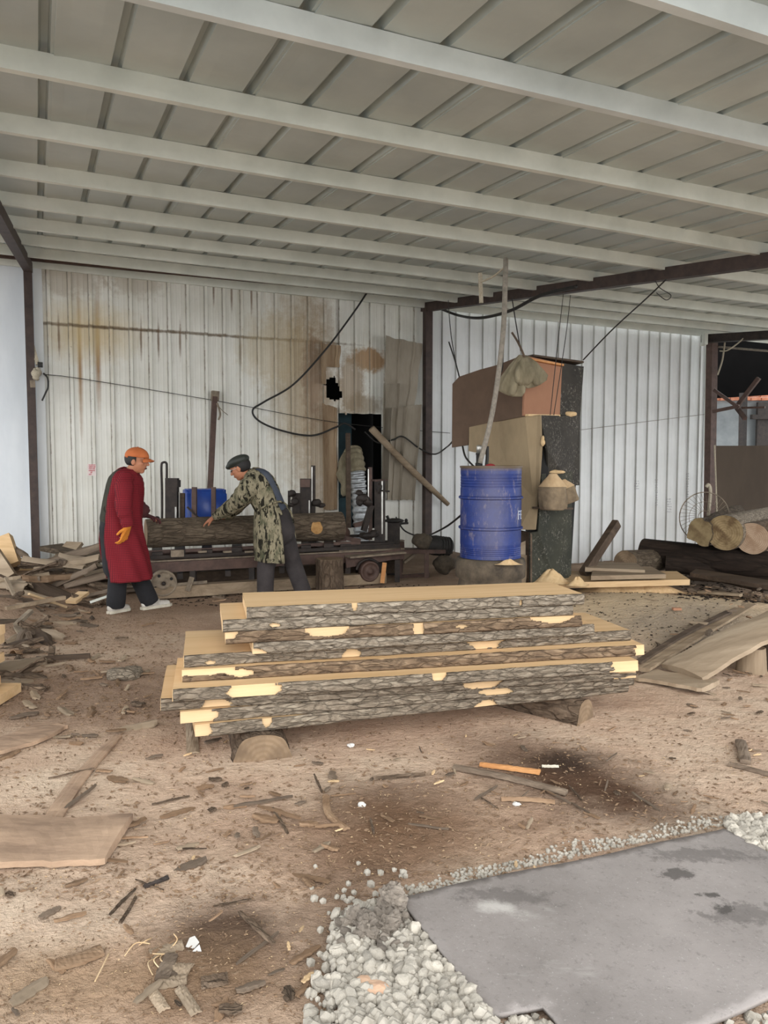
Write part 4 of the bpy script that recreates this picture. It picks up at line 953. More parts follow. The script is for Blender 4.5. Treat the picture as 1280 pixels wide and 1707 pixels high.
sheet([(532,571),(567,577),(563,640),(534,640)], .09, .06, 'stained_sheet', 'small brown torn sheet hanging over the ragged hole', 1.3, 3, .1, notch=lambda s, t: t > .55 and s > .35 - (t-.55)*.3 and s > .3)
sheet([(536,672),(562,680),(562,850),(538,850)], .05, .05, 'stained_sheet', 'tall brown stained sheet strip left of the wall opening', 1.2, 4)
b = NB(); tube(b, [onw(619,714,.3), onw(660,757,.27), onw(700,797,.26), onw(747,841,.24)], [.055,.05,.05,.035], 10); crease(b, .008, 9)
tag(mk('wooden_pole', b, 'wood_old', smooth=True), 'thick wooden pole leaning diagonally across the hanging sheets', 'pole')
# silver flexible duct with its cloth cuff, standing in the opening
dq = thing('flexible_duct', 'silver ribbed flexible duct rising in the dark wall opening', 'duct', onw(600, 930, .4))
path = cat([onw(603,930,.35), onw(602,880,.35), onw(598,820,.33), onw(594,780,.3), onw(588,752,.1)], 26); n = len(path)
MAT['foil'] = simple('foil', (150,154,158), (196,200,202), 14, rough=.38, metal=.75, bump=.8, bd=.02)
b = NB(); tube(b, path[:int(n*.78)], [.115+.010*sin(i*1.35) for i in range(int(n*.78))], 22); child('hose', b, 'foil', dq, True)
b = NB(); tube(b, path[int(n*.70):], [.13+.012*sin(i*.9) for i in range(n-int(n*.70))], 20); crease(b, .03, 9); child('cloth_cuff', b, 'sackcloth', dq, True, 'dusty cloth wrapped over the top')
b = NB(); ell(b, onw(575, 790, .12), (.1,.1,.32)); crease(b, .08, 6); tag(mk('hanging_rag', b, 'sackcloth', smooth=True), 'dusty brown rag hanging left of the silver duct', 'cloth')
b = NB(); beam(b, onw(581, 880, .5), onw(580, 722, .45), .06, .05, WN); crease(b, .01, 14); tag(mk('wooden_post', b, 'wood_dark'), 'ragged thin wooden post in front of the silver duct', 'post')
b = NB(); c = onw(572, 845, -.2); box(b, c, (.25, .2, .3), Matrix.Rotation(WA, 3, 'Z')); bmesh.ops.bevel(b, geom=b.edges[:], offset=.03, segments=2); tag(mk('blue_box', b, 'teal'), 'dark blue box in the lower left of the wall opening', 'box')
# junction and insulator on the left post
jq = thing('cable_bracket', 'pale bracket with a black fitting and frayed wire on the left post', 'bracket', onw(60, 600, .15))
b = NB(); beam(b, onw(52, 568, .16), onw(63, 608, .2), .045, .04, WN); child('arm', b, 'rope', jq)
b = NB(); beam(b, onw(67, 604, .2), onw(67, 612, .2), .06, .06, WN); child('clamp', b, 'rubber', jq)
b = NB(); ell(b, onw(60, 622, .2), (.07,.04,.08)); crease(b, .04, 14); child('rag', b, 'rope', jq, True)
b = NB(); beam(b, onw(54, 634, .2), onw(55, 646, .2), .06, .05, WN); child('block', b, 'dusty_steel', jq)
b = NB(); tube(b, cat([onw(72,622,.2), onw(79,630,.2), onw(80,645,.2), onw(76,655,.2), onw(70,668,.2)]), .012, 6); child('loose_wire', b, 'cable', jq, True)
# red stamped notice on the wall: an illegible red print
MAT['stamp_paper'] = simple('stamp_paper', (222,208,204), (232,220,216), 20); MAT['stamp_red'] = simple('stamp_red', (176,52,66), (206,98,106), 60)
pn = mk('wall_stamp', NB(), 'stamp_red'); bpy.data.objects.remove(pn)
b = NB(); beam(b, onw(153, 773.5, .035), onw(153, 793, .035), .11, .004, WN); pn = tag(mk('wall_notice', b, 'stamp_paper'), 'small faded notice with red print on the white wall above the bark heap', 'notice')
b = NB(); rr = random.Random(4)
for row in range(6):
    x = 148.0
    while x < 158:
        w = rr.uniform(.8, 2.0); y = 775+row*3.1; h = rr.uniform(1.2, 2.2)
        if row < 4 or rr.random() < .6:
            p0 = onw(x, y, .04); p1 = onw(x+w*.8, y+h*.2, .04); beam(b, p0, p1, .004, h*.0085)
        x += w+.5
child('red_print', b, 'stamp_red', pn)
# faint handwriting on the clean wall
MAT['pencil'] = simple('pencil', (120,120,126), (150,150,156), 30)
for gi, (gx, gy, rows, cols, lb) in enumerate(((1058, 802, 4, 3, 'short column of faint grey handwriting high on the clean wall'), (1092, 800, 11, 2, 'long column of faint grey handwriting on the clean wall'), (1144, 790, 12, 2, 'column of faint handwriting near the right end of the clean wall'), (1112, 832, 6, 3, 'block of faint handwriting low on the clean wall'))):
    b = NB()
    for r0 in range(rows):
        for c0_ in range(cols):
            x, y = gx+c0_*2.6+rr.uniform(-.4,.4), gy+r0*4.2
            for s_ in range(3):
                x2, y2 = x+rr.uniform(-.2,1.6), y+rr.uniform(-1.4,1.4); beam(b, onw(x+rr.uniform(0,1), y+rr.uniform(-1,1), .036), onw(x2, y2+.1, .036), .003, .005)
    tag(mk('handwriting', b, 'pencil'), lb, 'writing')

# ================================================================ behind the right end of the wall
PR = (1186, 840); tpz = at(1187, 562, 14.0)
b = NB(); beam(b, Vector((at(1182, 880, 13.9).x, 13.9, -.1)), at(1187, 560, 13.9), .14, .14, WN); tag(mk('steel_post', b, 'steel_brown'), 'brown steel post at the right end of the white wall', 'post')
b = NB(); tube(b, [at(1176, 900, 14.2), at(1179, 565, 14.2)], .04, 10); tag(mk('pipe', b, 'galv', smooth=True), 'pale pipe standing between the wall end and the brown post', 'pipe')
b = NB(); beam(b, at(1172, 565, 13.8), at(1330, 556, 12.6), .15, .14); tag(mk('roof_beam', b, 'steel_dark'), 'dark short roof beam at the upper right, beyond the white wall', 'beam')
b = NB(); beam(b, at(1171, 566, 13.7), at(1176, 566, 13.7), .2, .2); tag(mk('beam_cap', b, 'galv'), 'pale cap on the left end of the dark short beam', 'cap')
sc_ = thing('roof_bracket', 'forked rusty steel bracket sticking out of the right post', 'bracket', at(1190, 680, 13.7))
for nm_, p in (('arm', ((1190,650),(1232,680),.09)), ('arm', ((1188,686),(1232,677),.09)), ('arm', ((1226,680),(1265,630),.11)), ('arm', ((1228,680),(1242,698),.1)), ('stub', ((1236,680),(1275,679),.06))):
    b = NB(); beam(b, at(*p[0], 13.7), at(*p[1], 13.4), p[2]*.6, p[2]*.6); child(nm_, b, 'steel_brown', sc_)
b = NB(); q_ = at(1239, 742, 15.5); q_.z = -.05; beam(b, q_, at(1239, 655, 15.5), .12, .1, WN); tag(mk('steel_post', b, 'steel_dark'), 'thin black post in front of the grey building', 'post')
bd = thing('grey_building', 'grey plastered building with an orange tiled eave beyond the yard', 'building', (at(1290,700,21).x, 21, 0))
MAT['plaster'] = simple('plaster', (118,122,124), (146,150,150), 2, rough=.9); MAT['tile'] = simple('tile', (176,104,74), (206,140,108), 8, rough=.8)
b = NB(); p0 = at(1185, 667, 21); box(b, (p0.x+5, 22.5, 1.5), (10, 3, 3.0+ (p0.z-3.0)*2)); child('wall', b, 'plaster', bd)
b = NB(); xa = p0.x-.1
for k in range(36):
    for r0 in range(2): z = p0.z + .02 + r0*.1; beam(b, Vector((xa+k*.28, 20.9-r0*-.05, z)), Vector((xa+k*.28+.26, 20.9-r0*-.05, z+.01)), .16, .085)
child('tiled_eave', b, 'tile', bd)
b = NB(); c = at(1282, 720, 20.8); box(b, c, (.7, .1, 1.6)); child('door_recess', b, 'steel_dark', bd)
b = NB(); c = at(1280, 695, 20.7); box(b, c, (.9, .15, .12)); child('lintel', b, 'steel_dark', bd)
MAT['dark_canopy'] = simple('dark_canopy', (7,7,7), (13,12,12), 2, rough=.95, spec=.05)
b = NB(); slab(b, [at(1188,572,17.5), at(1420,560,17.5), at(1420,650,17.5), at(1190,664,17.5)], .05); slab(b, [at(1188,572,17.5), at(1420,560,17.5), at(1420,560,17.5)+Vector((0,3,-.4)), at(1188,572,17.5)+Vector((0,3,-.4))], .05, Z3)
tag(mk('dark_canopy', b, 'dark_canopy'), 'black sheet canopy hanging beyond the yard at the upper right', 'canopy')
MAT['brown_panel'] = simple('brown_panel', (66,56,46), (84,72,60), 1.5, (1,1,.3), rough=.85, bump=.1)
b = NB(); slab(b, [at(1190,743,14.8), at(1400,743,14.8), at(1400,880,14.8), at(1190,880,14.8)], .06); tag(mk('fence_panel', b, 'brown_panel'), 'dark brown board fence behind the log pile', 'fence')
line('wire', [at(1197,578,13.9), at(1280,585,13.5), at(1330,588,13.3)], .02, 'hose', 'pale horizontal pipe under the dark short beam', 'pipe')
line('wire', [at(1208,570,13.8), at(1204,600,13.8), at(1196,625,13.8)], .015, 'rope', 'pale cord slanting down left to the right post', 'cord')
line('wire', [at(1247,556,13.2), at(1230,572,13.2), at(1212,584,13.2), at(1200,585,13.4)], .012, 'rope', 'sagging pale cord under the dark short beam', 'cord')
line('rope', [at(1191,742,13.6), at(1193,800,13.6), at(1195,858,13.5)], .014, 'rope', 'thin pale rope hanging down right of the post to the logs', 'rope')
rp = at(1181, 830, 10.2); line('rope', [at(1177,812,10.2), at(1181,808,10.2), at(1184,818,10.2), at(1182,845,10.2), at(1180,865,9.6)], .022, 'rope', 'thick knotted rope loop above the leftmost log', 'rope')
# round wire guard (fan grille) behind the logs
fq = at(1174, 862, 9.9); fg = thing('wire_grille', 'round wire grille leaning behind the leftmost log of the pile', 'grille', fq)
b = NB(); 
def circ(c, r, th): tube(b, [c + Vector((cos(a)*r, 0, sin(a)*r)) for a in [2*pi*k/40 for k in range(41)]], th, 5, False)
circ(fq, .325, .007); circ(fq, .2, .003); circ(fq, .08, .004); child('rim', b, 'dusty_steel', fg, True)
b = NB()
for k in range(36):
    a = 2*pi*k/36; tube(b, [fq+Vector((cos(a)*.08,0,sin(a)*.08)), fq+Vector((cos(a+.25)*.2,-.02,sin(a+.25)*.2)), fq+Vector((cos(a+.35)*.325,0,sin(a+.35)*.325))], .0022, 4)
child('wires', b, 'dusty_steel', fg, True)
# ================================================================ THE TWO MEN
MAT['skin'] = simple('skin', (150,98,72), (178,122,92), 6, rough=.6, bump=.05, spec=.3)
MAT['hair'] = simple('hair', (16,14,13), (34,30,28), 40, (1,1,.3), rough=.7)
MAT['eye_dark'] = simple('eye_dark', (20,16,14), (34,26,22), 10, rough=.3)
MAT['trouser_black'] = simple('trouser_black', (16,16,19), (32,32,36), 7, rough=.9, bump=.5, bd=.012)
MAT['trouser_slate'] = simple('trouser_slate', (38,34,34), (62,56,56), 6, rough=.9, bump=.5, bd=.012)
MAT['olive'] = simple('olive', (34,34,26), (54,52,40), 6, rough=.9, bump=.4, bd=.01)
MAT['slate_shirt'] = simple('slate_shirt', (58,64,78), (82,88,100), 6, rough=.9, bump=.4, bd=.01)
MAT['orange_cloth'] = simple('orange_cloth', (166,88,44), (190,108,60), 8, rough=.85, bump=.2)
MAT['orange_glove'] = simple('orange_glove', (184,108,30), (210,134,46), 16, rough=.85, bump=.3)
MAT['cap_black'] = simple('cap_black', (26,30,26), (50,54,48), 8, rough=.6, bump=.3)
MAT['shoe_white'] = simple('shoe_white', (158,150,140), (206,202,194), 12, rough=.7)
MAT['shoe_sole'] = simple('shoe_sole', (176,168,150), (206,200,184), 12, rough=.8)
MAT['maroon'] = simple('maroon', (56,26,28), (84,42,42), 8, rough=.9)
def check_mat():
    t = NT('red_check'); s = t.sep()
    def lines(v, k): w = t.math('FRACT', t.math('MULTIPLY', v, k)); return t.math('GREATER_THAN', w, .62)
    m = t.math('MAXIMUM', lines(t.math('ADD', s[0], t.math('MULTIPLY', s[1], .8)), 62), lines(s[2], 62)); n = t.noise(5, 5, .6)
    col = t.mix(n, (116,26,35), (142,38,46)); col = t.mix(t.math('MULTIPLY', m, .62), col, (56,18,26))
    t.bump(t.noise(7, 5, .6), .5, .02); return t.done(col, .85, 0, .2)
MAT['red_check'] = check_mat()
def camo_mat():
    t = NT('camo'); co = t.mapping((1,1,.42), rot=(0,.25,0)); n = t.noise(17, 4, .6, co, .5); n2 = t.noise(26, 4, .6, t.mapping((1,1,.4), (3,2,1), (0,.25,0)), .5)
    col = t.ramp(n, [(.36, (78,80,62)), (.44, (112,106,86)), (.56, (136,128,106))], 'CONSTANT' if False else 'LINEAR')
    col = t.mix(t.ramp(n2, [(.53, 0.0), (.56, 1.0)]), col, (36,34,27)); col = t.mix(t.ramp(n2, [(.33, 1.0), (.36, 0.0)]), col, (82,74,58))
    t.bump(t.noise(6, 5, .6), .6, .02); return t.done(col, .9, 0, .15)
MAT['camo'] = camo_mat()

def head(bm, M):                      # face along +x, crown +z; about 0.235 m tall
    R3 = M.to_3x3(); P = lambda x, y, z: M @ Vector((x, y, z))
    ell(bm, P(-.008,0,.03), (.098,.076,.092), R3, 20); ell(bm, P(.018,0,-.02), (.075,.066,.085), R3, 18)
    ell(bm, P(.045,0,-.085), (.034,.03,.026), R3); ell(bm, P(.015,0,-.07), (.05,.052,.04), R3)
    cap(bm, P(.085,0,.02), .010, P(.108,0,-.018), .0145); ell(bm, P(.096,0,-.022), (.016,.021,.010), R3)
    ell(bm, P(.078,0,-.052), (.018,.026,.008), R3); ell(bm, P(.076,0,-.063), (.018,.023,.008), R3)
    ell(bm, P(.078,0,.034), (.02,.052,.012), R3)
    for s in (-1, 1):
        ell(bm, P(.058,s*.042,-.014), (.026,.022,.02), R3); ell(bm, P(-.005,s*.077,-.005), (.022,.010,.034), R3)
def hand(bm, wrist, d, palmn, r=1.0, curl=.6, spread=.09, thumb=1):
    """palm and five unequal bent fingers; d = direction of the hand, palmn = way the palm faces"""
    d = d.normalized(); palmn = (palmn - d*palmn.dot(d)).normalized(); s = d.cross(palmn)
    for k in range(4): cap(bm, wrist + s*(k-1.5)*.010*r, .019*r, wrist + d*.078*r + s*(k-1.5)*.0205*r, .0125*r, 10)
    for k, L in enumerate((.066,.076,.070,.055)):
        p = wrist + d*.08*r + s*(k-1.5)*.0215*r; dd = (d + s*(k-1.5)*spread).normalized(); a = 0; rr = .0095*r
        for seg_, f in enumerate((.45,.32,.26)):
            q = p + (dd*cos(a) + palmn*sin(a))*L*f*r*1.15; cap(bm, p, rr, q, rr*.92, 8); p = q; rr *= .92; a += curl
    p = wrist + d*.02*r - s*thumb*.024*r; q = p + (d*.6 - s*thumb*.75 + palmn*.3).normalized()*.042*r; cap(bm, p, .014*r, q, .011*r, 8)
    cap(bm, q, .011*r, q + (d*.95 - s*thumb*.1 + palmn*.45).normalized()*.032*r, .0095*r, 8)
def shoe(par, heel, toe, mat='shoe_white'):
    d = toe-heel; L = d.length; d.normalize(); s, u = frame(d); P = lambda x, z: heel + d*x*L + Vector((0,0,z))
    b = NB(); cap(b, P(.14,.055), .042, P(.45,.055), .043); cap(b, P(.4,.045), .04, P(.86,.035), .034); cap(b, P(.12,.06), .04, P(.2,.095), .038); cap(b, P(.2,.09), .04, P(.5,.07), .036)
    b = remesh(b, .008, 3); o = child('shoe', b, mat, par, True)
    b = NB(); pts = [(0,.03),(.1,.038),(.3,.036),(.5,.037),(.7,.045),(.9,.04),(1.0,.022)]; ring = [P(x, 0)+s*w for x, w in pts] + [P(x, 0)-s*w for x, w in pts[::-1]]
    slab(b, [q+Vector((0,0,.006)) for q in ring], .026, Z3); bmesh.ops.bevel(b, geom=b.edges[:], offset=.004, segments=1); child('sole', b, 'shoe_sole', o)
    return o
def shell(rings, a0, a1, seg=44):     # open-backed garment: rings of (centre, half-width vector, half-depth vector)
    b = NB(); g = []
    for i, (c, ax, ay) in enumerate(rings):
        g.append([b.verts.new(c + ax*cos(a) + ay*sin(a) + (ax.normalized()*cos(a)+ay.normalized()*sin(a))*(.012*cos(a*9+i*.25)*(i/len(rings))**1.3 + .006*nz(a*3, i*.35))) for a in [a0+(a1-a0)*k/seg for k in range(seg+1)]])
    for i in range(len(rings)-1):
        for k in range(seg): b.faces.new((g[i][k], g[i][k+1], g[i+1][k+1], g[i+1][k]))
    return b
def rings_from(spec, n=9):            # spec: rows (px, py, Y, half width m, half depth m, tilt)
    cs = cat([at(x, y, Y) for x, y, Y, a, d, t in spec], n); vv = cat([Vector((a, d, t)) for x, y, Y, a, d, t in spec], n)
    out = []
    for c, v in zip(cs, vv):
        ax = Vector((cos(v.z), 0, sin(v.z)))*v.x; out.append((c, ax, Vector((0,1,0))*v.y))
    return out
def solidify(o, th): m = o.modifiers.new('t', 'SOLIDIFY'); m.thickness = th; m.offset = 0; return o

# ---- the man in the red checked smock, standing at the left, facing right
Y = 7.15
foot_n = [G(181, 1025), G(209, 1019)]; foot_f = [G(236, 1018), G(285, 1010)]
man = thing('person', 'man in a long red checked smock, orange cap and orange glove', 'person', G(225, 1018))
hipN, hipF = at(199, 898, Y-.08), at(203, 896, Y+.09)
MH = Matrix.Translation(at(228.5, 769, Y)) @ Matrix.Rotation(R_(-4), 4, 'Z') @ Matrix.Rotation(R_(7), 4, 'Y')
def legs(b, hN, kN, aN, hF, kF, aF, r=(.09,.062,.05)):
    for h, k, a in ((hN, kN, aN), (hF, kF, aF)): cap(b, h, r[0], k, r[1]); tube(b, [k+(h-k)*.1, k, k+(a-k)*.5, k+(a-k)*.8, a], [r[1]*.9, r[1], (r[1]+r[2])/2, r[2]*1.04, r[2]], 16)
kN, kF = at(197, 955, Y-.06), at(228, 955, Y+.1)
aN = foot_n[0]+(foot_n[1]-foot_n[0])*.42+Vector((0,0,.065)); aF = foot_f[0]+(foot_f[1]-foot_f[0])*.30+Vector((0,0,.065))
shN, shF = at(208, 800, Y-.17), at(214, 800, Y+.17)
elN, wrN = at(206, 846, Y-.25), at(213, 877, Y-.24); elF, wrF = at(226, 842, Y+.26), at(240, 858, Y+.34)
b = NB(); head(b, MH); cap(b, at(224, 778, Y), .052, at(213, 796, Y), .062)
cap(b, at(209, 812, Y), .115, at(201, 850, Y), .12); cap(b, at(201, 850, Y), .12, at(201, 893, Y), .125)
for s0, e0, w0 in ((shN, elN, wrN), (shF, elF, wrF)): cap(b, s0, .05, e0, .04); cap(b, e0, .04, w0, .028)
legs(b, hipN, kN, aN, hipF, kF, aF, (.075,.052,.04)); cap(b, aN, .035, (foot_n[0]+foot_n[1])/2+Vector((0,0,.05)), .03); cap(b, aF, .035, (foot_f[0]+foot_f[1])/2+Vector((0,0,.05)), .03)
hand(b, wrN, at(208, 893, Y-.23)-wrN, Vector((-1,.3,-.2)), .82, .5); hand(b, wrF, Vector((.6,.75,-.35)), Vector((0,0,-1)), .9, .45)
body = child('body', remesh(b, .0062, 2), 'skin', man, True)
for s in (-1, 1):
    b = NB(); ell(b, MH @ Vector((.082, s*.034, .012)), (.012,.013,.009)); child('eye', b, 'eye_dark', body, True)
    b = NB(); cap(b, MH @ Vector((.093,s*.018,.038)), .004, MH @ Vector((.084,s*.05,.038)), .004); child('eyebrow', b, 'hair', body, True)
b = NB(); ell(b, MH @ Vector((.088,0,-.058)), (.012,.022,.007)); child('mouth', b, 'maroon', body, True)
b = NB(); ell(b, MH @ Vector((-.018,0,.024)), (.098,.082,.09), MH.to_3x3())
bmesh.ops.delete(b, geom=[v for v in b.verts if (MH.inverted() @ v.co).x > .03 or (MH.inverted() @ v.co).z < -.045], context='VERTS'); h_ = child('hair', b, 'hair', man, True); solidify(h_, .01)
def cap_hat(par, MH, mat, brimL=.075, z0=.03, nm='cap'):
    inv = MH.inverted(); b = NB(); ell(b, MH @ Vector((-.006,0,.042)), (.110,.090,.088), MH.to_3x3(), 24)
    bmesh.ops.delete(b, geom=[v for v in b.verts if (inv @ v.co).z < z0+.2*max(0, -(inv @ v.co).x)*-.3], context='VERTS'); o = child(nm, b, mat, par, True); solidify(o, .006)
    b = NB(); g = []
    for i in range(7):
        t = i/6; g.append([b.verts.new(MH @ Vector((.085 + t*brimL*cos(a)*1.0 + .0*t, sin(a)*.082*(1-.12*t), z0+.014-.022*t-.022*sin(a)**2))) for a in [R_(-88)+R_(176)*k/18 for k in range(19)]])
    for i in range(6):
        for k in range(18): b.faces.new((g[i][k], g[i][k+1], g[i+1][k+1], g[i+1][k]))
    c = child('brim', b, mat, o, True); solidify(c, .006); return o
c_ = cap_hat(man, MH, 'orange_cloth'); b = NB(); ell(b, MH @ Vector((-.006,0,.131)), (.009,.009,.006)); child('button', b, 'orange_cloth', c_, True)
b = NB(); legs(b, hipN, kN, aN+Vector((0,0,.0)), hipF, kF, aF, (.115,.088,.085)); cap(b, at(199, 862, Y), .175, at(199, 893, Y), .18); cap(b, at(193, 880, Y-.03), .15, at(194, 945, Y-.04), .125); crease(b, .008, 8)
child('trousers', remesh(b, .011, 2), 'trouser_black', man, True)
b = NB(); cap(b, at(207, 810, Y), .165, at(203, 840, Y), .178); cap(b, at(203, 840, Y), .178, at(200, 866, Y), .185); cap(b, at(203, 797, Y-.08), .09, at(203, 797, Y+.08), .09); child('jersey', remesh(b, .012, 3), 'olive', man, True)
spec = [(216,781,Y,.062,.075,-.25),(212,786,Y,.10,.15,-.2),(209,796,Y,.145,.205,-.1),(207.5,812,Y,.172,.215,0),(203,835,Y,.188,.21,0),(200,862,Y,.195,.205,0),(201,893,Y,.208,.215,0),(205.5,927,Y,.222,.235,0),(212.5,965,Y,.222,.25,0)]
b = shell(rings_from(spec), R_(-128), R_(178-30)); 
for v in b.verts: pass
# angles run from the front (+x) round both sides; the gap is at the back, turned a little to the camera
b.free(); b = shell([(c, ax, -ay) for c, ax, ay in rings_from(spec)], R_(-172), R_(111))
ct = child('smock', b, 'red_check', man, True); solidify(ct, .007)
def sleeve(par, pts, rads, mat, seed=0, nm='sleeve'):
    P = cat(pts, 7); n = len(P); rr = cat([Vector((r, r, 0)) for r in rads], 7); b = NB()
    tube(b, P, [r.x*(1+.05*sin(i*1.1+seed)) for i, r in enumerate(rr)], 18); return child(nm, b, mat, par, True)
sleeve(ct, [at(209,796,Y-.12), at(207,812,Y-.2), elN, at(210,862,Y-.25), at(213,877,Y-.24)], [.075,.082,.074,.062,.056], 'red_check')
sleeve(ct, [at(215,798,Y+.12), at(219,815,Y+.2), elF, at(235,852,Y+.31), at(239,857,Y+.33)], [.075,.085,.085,.085,.075], 'maroon', 2)
b = NB(); tube(b, cat([at(176,841,Y-.12), at(173,849,Y-.14), at(177,856,Y-.16)]), .008, 6); tube(b, cat([at(172,838,Y-.05), at(178,840,Y-.15), at(184,842,Y-.21)]), .006, 6); child('tie', b, 'olive', ct, True)
def glove(par, w, d, pn, mat, curl, th=1):
    b = NB(); hand(b, w, d, pn, 1.2, curl, .1, th); d = d.normalized(); cap(b, w-d*.045, .038, w+d*.01, .03); return child('glove', remesh(b, .0062, 1), mat, par, True)
glove(man, wrN, at(208, 893, Y-.23)-wrN, Vector((-1,.3,-.2)), 'orange_glove', .5); glove(man, wrF, Vector((.6,.75,-.35)), Vector((0,0,-1)), 'maroon', .45)
shoe(man, foot_n[0], foot_n[1]+(foot_n[1]-foot_n[0])*.25); shoe(man, foot_f[0], foot_f[1])

# ---- the man in the camouflage smock, bending over the log towards the left
Y = 7.75
m2 = thing('person', 'man in a camouflage smock and dark flat cap bending forward over the log', 'person', G(470, 1000))
MH = Matrix.Translation(at(400.5, 781, Y)) @ Matrix.Rotation(R_(172), 4, 'Z') @ Matrix.Rotation(R_(24), 4, 'Y')
hN, hF = at(462, 884, Y-.07), at(470, 882, Y+.1)
kN, kF = at(443, 945, Y-.06), at(487, 935, Y+.1); aN, aF = G(442, 1006)+Z3*.07, G(508, 1005)+Z3*.07
shN, shF = at(420, 806, Y-.14), at(428, 800, Y+.18)
elN, wrN = at(392, 840, Y-.06), at(357, 862, Y+.10); elF, wrF = at(400, 840, Y+.35), at(372, 862, Y+.42)
b = NB(); head(b, MH); cap(b, at(408, 788, Y), .053, at(421, 797, Y), .062)
cap(b, at(430, 806, Y), .115, at(452, 845, Y), .115); cap(b, at(452, 845, Y), .115, at(464, 876, Y), .125)
for s0, e0, w0 in ((shN, elN, wrN), (shF, elF, wrF)): cap(b, s0, .05, e0, .04); cap(b, e0, .04, w0, .027)
legs(b, hN, kN, aN, hF, kF, aF, (.075,.052,.04))
hand(b, wrN, at(341, 872, Y+.17)-wrN, Vector((0,.55,-1)), 1.05, .22, .2, -1); hand(b, wrF, Vector((-1,.2,-.25)), Vector((0,0,-1)), 1, .25, .15)
for p in (G(442, 1005), G(505, 1005)): cap(b, p+Vector((0,0,.06)), .035, p+Vector((-.12,0,.04)), .03)
body = child('body', remesh(b, .0062, 2), 'skin', m2, True)
for s in (-1, 1):
    b = NB(); ell(b, MH @ Vector((.082, s*.034, .012)), (.012,.013,.009)); child('eye', b, 'eye_dark', body, True)
b = NB(); ell(b, MH @ Vector((.088,0,-.058)), (.01,.02,.005)); child('mouth', b, 'maroon', body, True)
b = NB(); ell(b, MH @ Vector((-.022,0,.028)), (.095,.081,.09), MH.to_3x3())
bmesh.ops.delete(b, geom=[v for v in b.verts if (MH.inverted() @ v.co).x > .02 or (MH.inverted() @ v.co).z < -.05], context='VERTS'); solidify(child('hair', b, 'hair', m2, True), .01)
b = NB(); ell(b, MH @ Vector((-.01,0,.075)), (.122,.105,.058), MH.to_3x3(), 24); ell(b, MH @ Vector((.075,0,.062)), (.062,.075,.032), MH.to_3x3(), 18); ell(b, MH @ Vector((-.01,0,.05)), (.104,.086,.05), MH.to_3x3(), 20)
fc = child('flat_cap', remesh(b, .007, 3), 'cap_black', m2, True)
b = NB(); g = MH; tube(b, [MH @ Vector((x, y, z)) for x, y, z in ((-.0,.079,.008),(.08,.072,.012),(.092,.06,.0),(.09,.03,-.004),(.1,.008,.01),(.1,-.008,.01),(.09,-.03,-.004),(.092,-.06,.0),(.08,-.072,.012),(-.0,-.079,.008))], .0028, 6); child('glasses', b, 'steel_bright', m2, True)
b = NB(); legs(b, hN, kN, aN, hF, kF, aF, (.118,.092,.082)); cap(b, at(462, 862, Y), .14, at(467, 884, Y), .155); crease(b, .008, 8)
child('trousers', remesh(b, .011, 2), 'trouser_slate', m2, True)
b = NB(); cap(b, at(432, 804, Y), .145, at(452, 842, Y), .14); cap(b, at(452, 842, Y), .14, at(462, 872, Y), .145); cap(b, at(428,804, Y-.09), .095, at(430,802, Y+.12), .095); child('shirt', remesh(b, .012, 3), 'slate_shirt', m2, True)
def frame_rings(spec, n=8):           # spec rows: (px, py, Y, half thickness front-back, half breadth)
    cs = cat([at(x, y, Y_) for x, y, Y_, a, d in spec], n); vv = cat([Vector((a, d, 0)) for x, y, Y_, a, d in spec], n); out = []
    for i, (c, v) in enumerate(zip(cs, vv)):
        d = (cs[min(i+1, len(cs)-1)] - cs[max(i-1, 0)]).normalized(); fr = Vector((0,1,0)).cross(d).normalized()   # towards his belly
        if fr.x > 0: fr = -fr
        out.append((c, fr*v.x, Vector((0,1,0))*v.y))
    return out
spec = [(414,787,Y,.07,.08),(421,793,Y,.12,.15),(430,803,Y,.155,.205),(440,821,Y,.165,.2),(450,843,Y,.16,.185),(457,862,Y,.165,.195)]
b = shell([(c, ax, -ay) for c, ax, ay in frame_rings(spec)], R_(-150), R_(132)); sm1 = child('smock', b, 'camo', m2, True); solidify(sm1, .007)
spec = [(452,846,Y,.165,.19,.12),(456,866,Y,.20,.21,.08),(459,895,Y,.215,.225,.04),(461,922,Y,.22,.235,0),(462,934,Y,.225,.24,-.05)]
rg = [(c, -ax, -ay) for c, ax, ay in rings_from(spec)]
b = shell(rg, R_(-150), R_(118)); o = child('skirt', b, 'camo', sm1, True); solidify(o, .007)
b = NB(); tube(b, cat([at(430,852,Y-.1), at(438,846,Y-.2), at(452,840,Y-.22), at(466,836,Y-.16), at(470,838,Y-.08)]), .011, 7); tube(b, cat([at(466,836,Y-.17), at(476,840,Y-.14), at(484,852,Y-.12), at(490,872,Y-.1)]), .009, 6); child('waist_tie', b, 'camo', sm1, True)
sleeve(sm1, [at(424,798,Y-.08), at(416,812,Y-.16), at(404,828,Y-.12), elN, at(372,853,Y+.02), at(360,861,Y+.09)], [.09,.105,.098,.082,.064,.048], 'camo')
sleeve(sm1, [at(428,800,Y+.1), at(420,812,Y+.2), elF, at(384,855,Y+.4), at(376,860,Y+.42)], [.085,.095,.075,.06,.05], 'camo', 2)
shoe(m2, G(452, 1008), G(425, 1006), 'rubber'); shoe(m2, G(517, 1006), G(490, 1004), 'rubber')
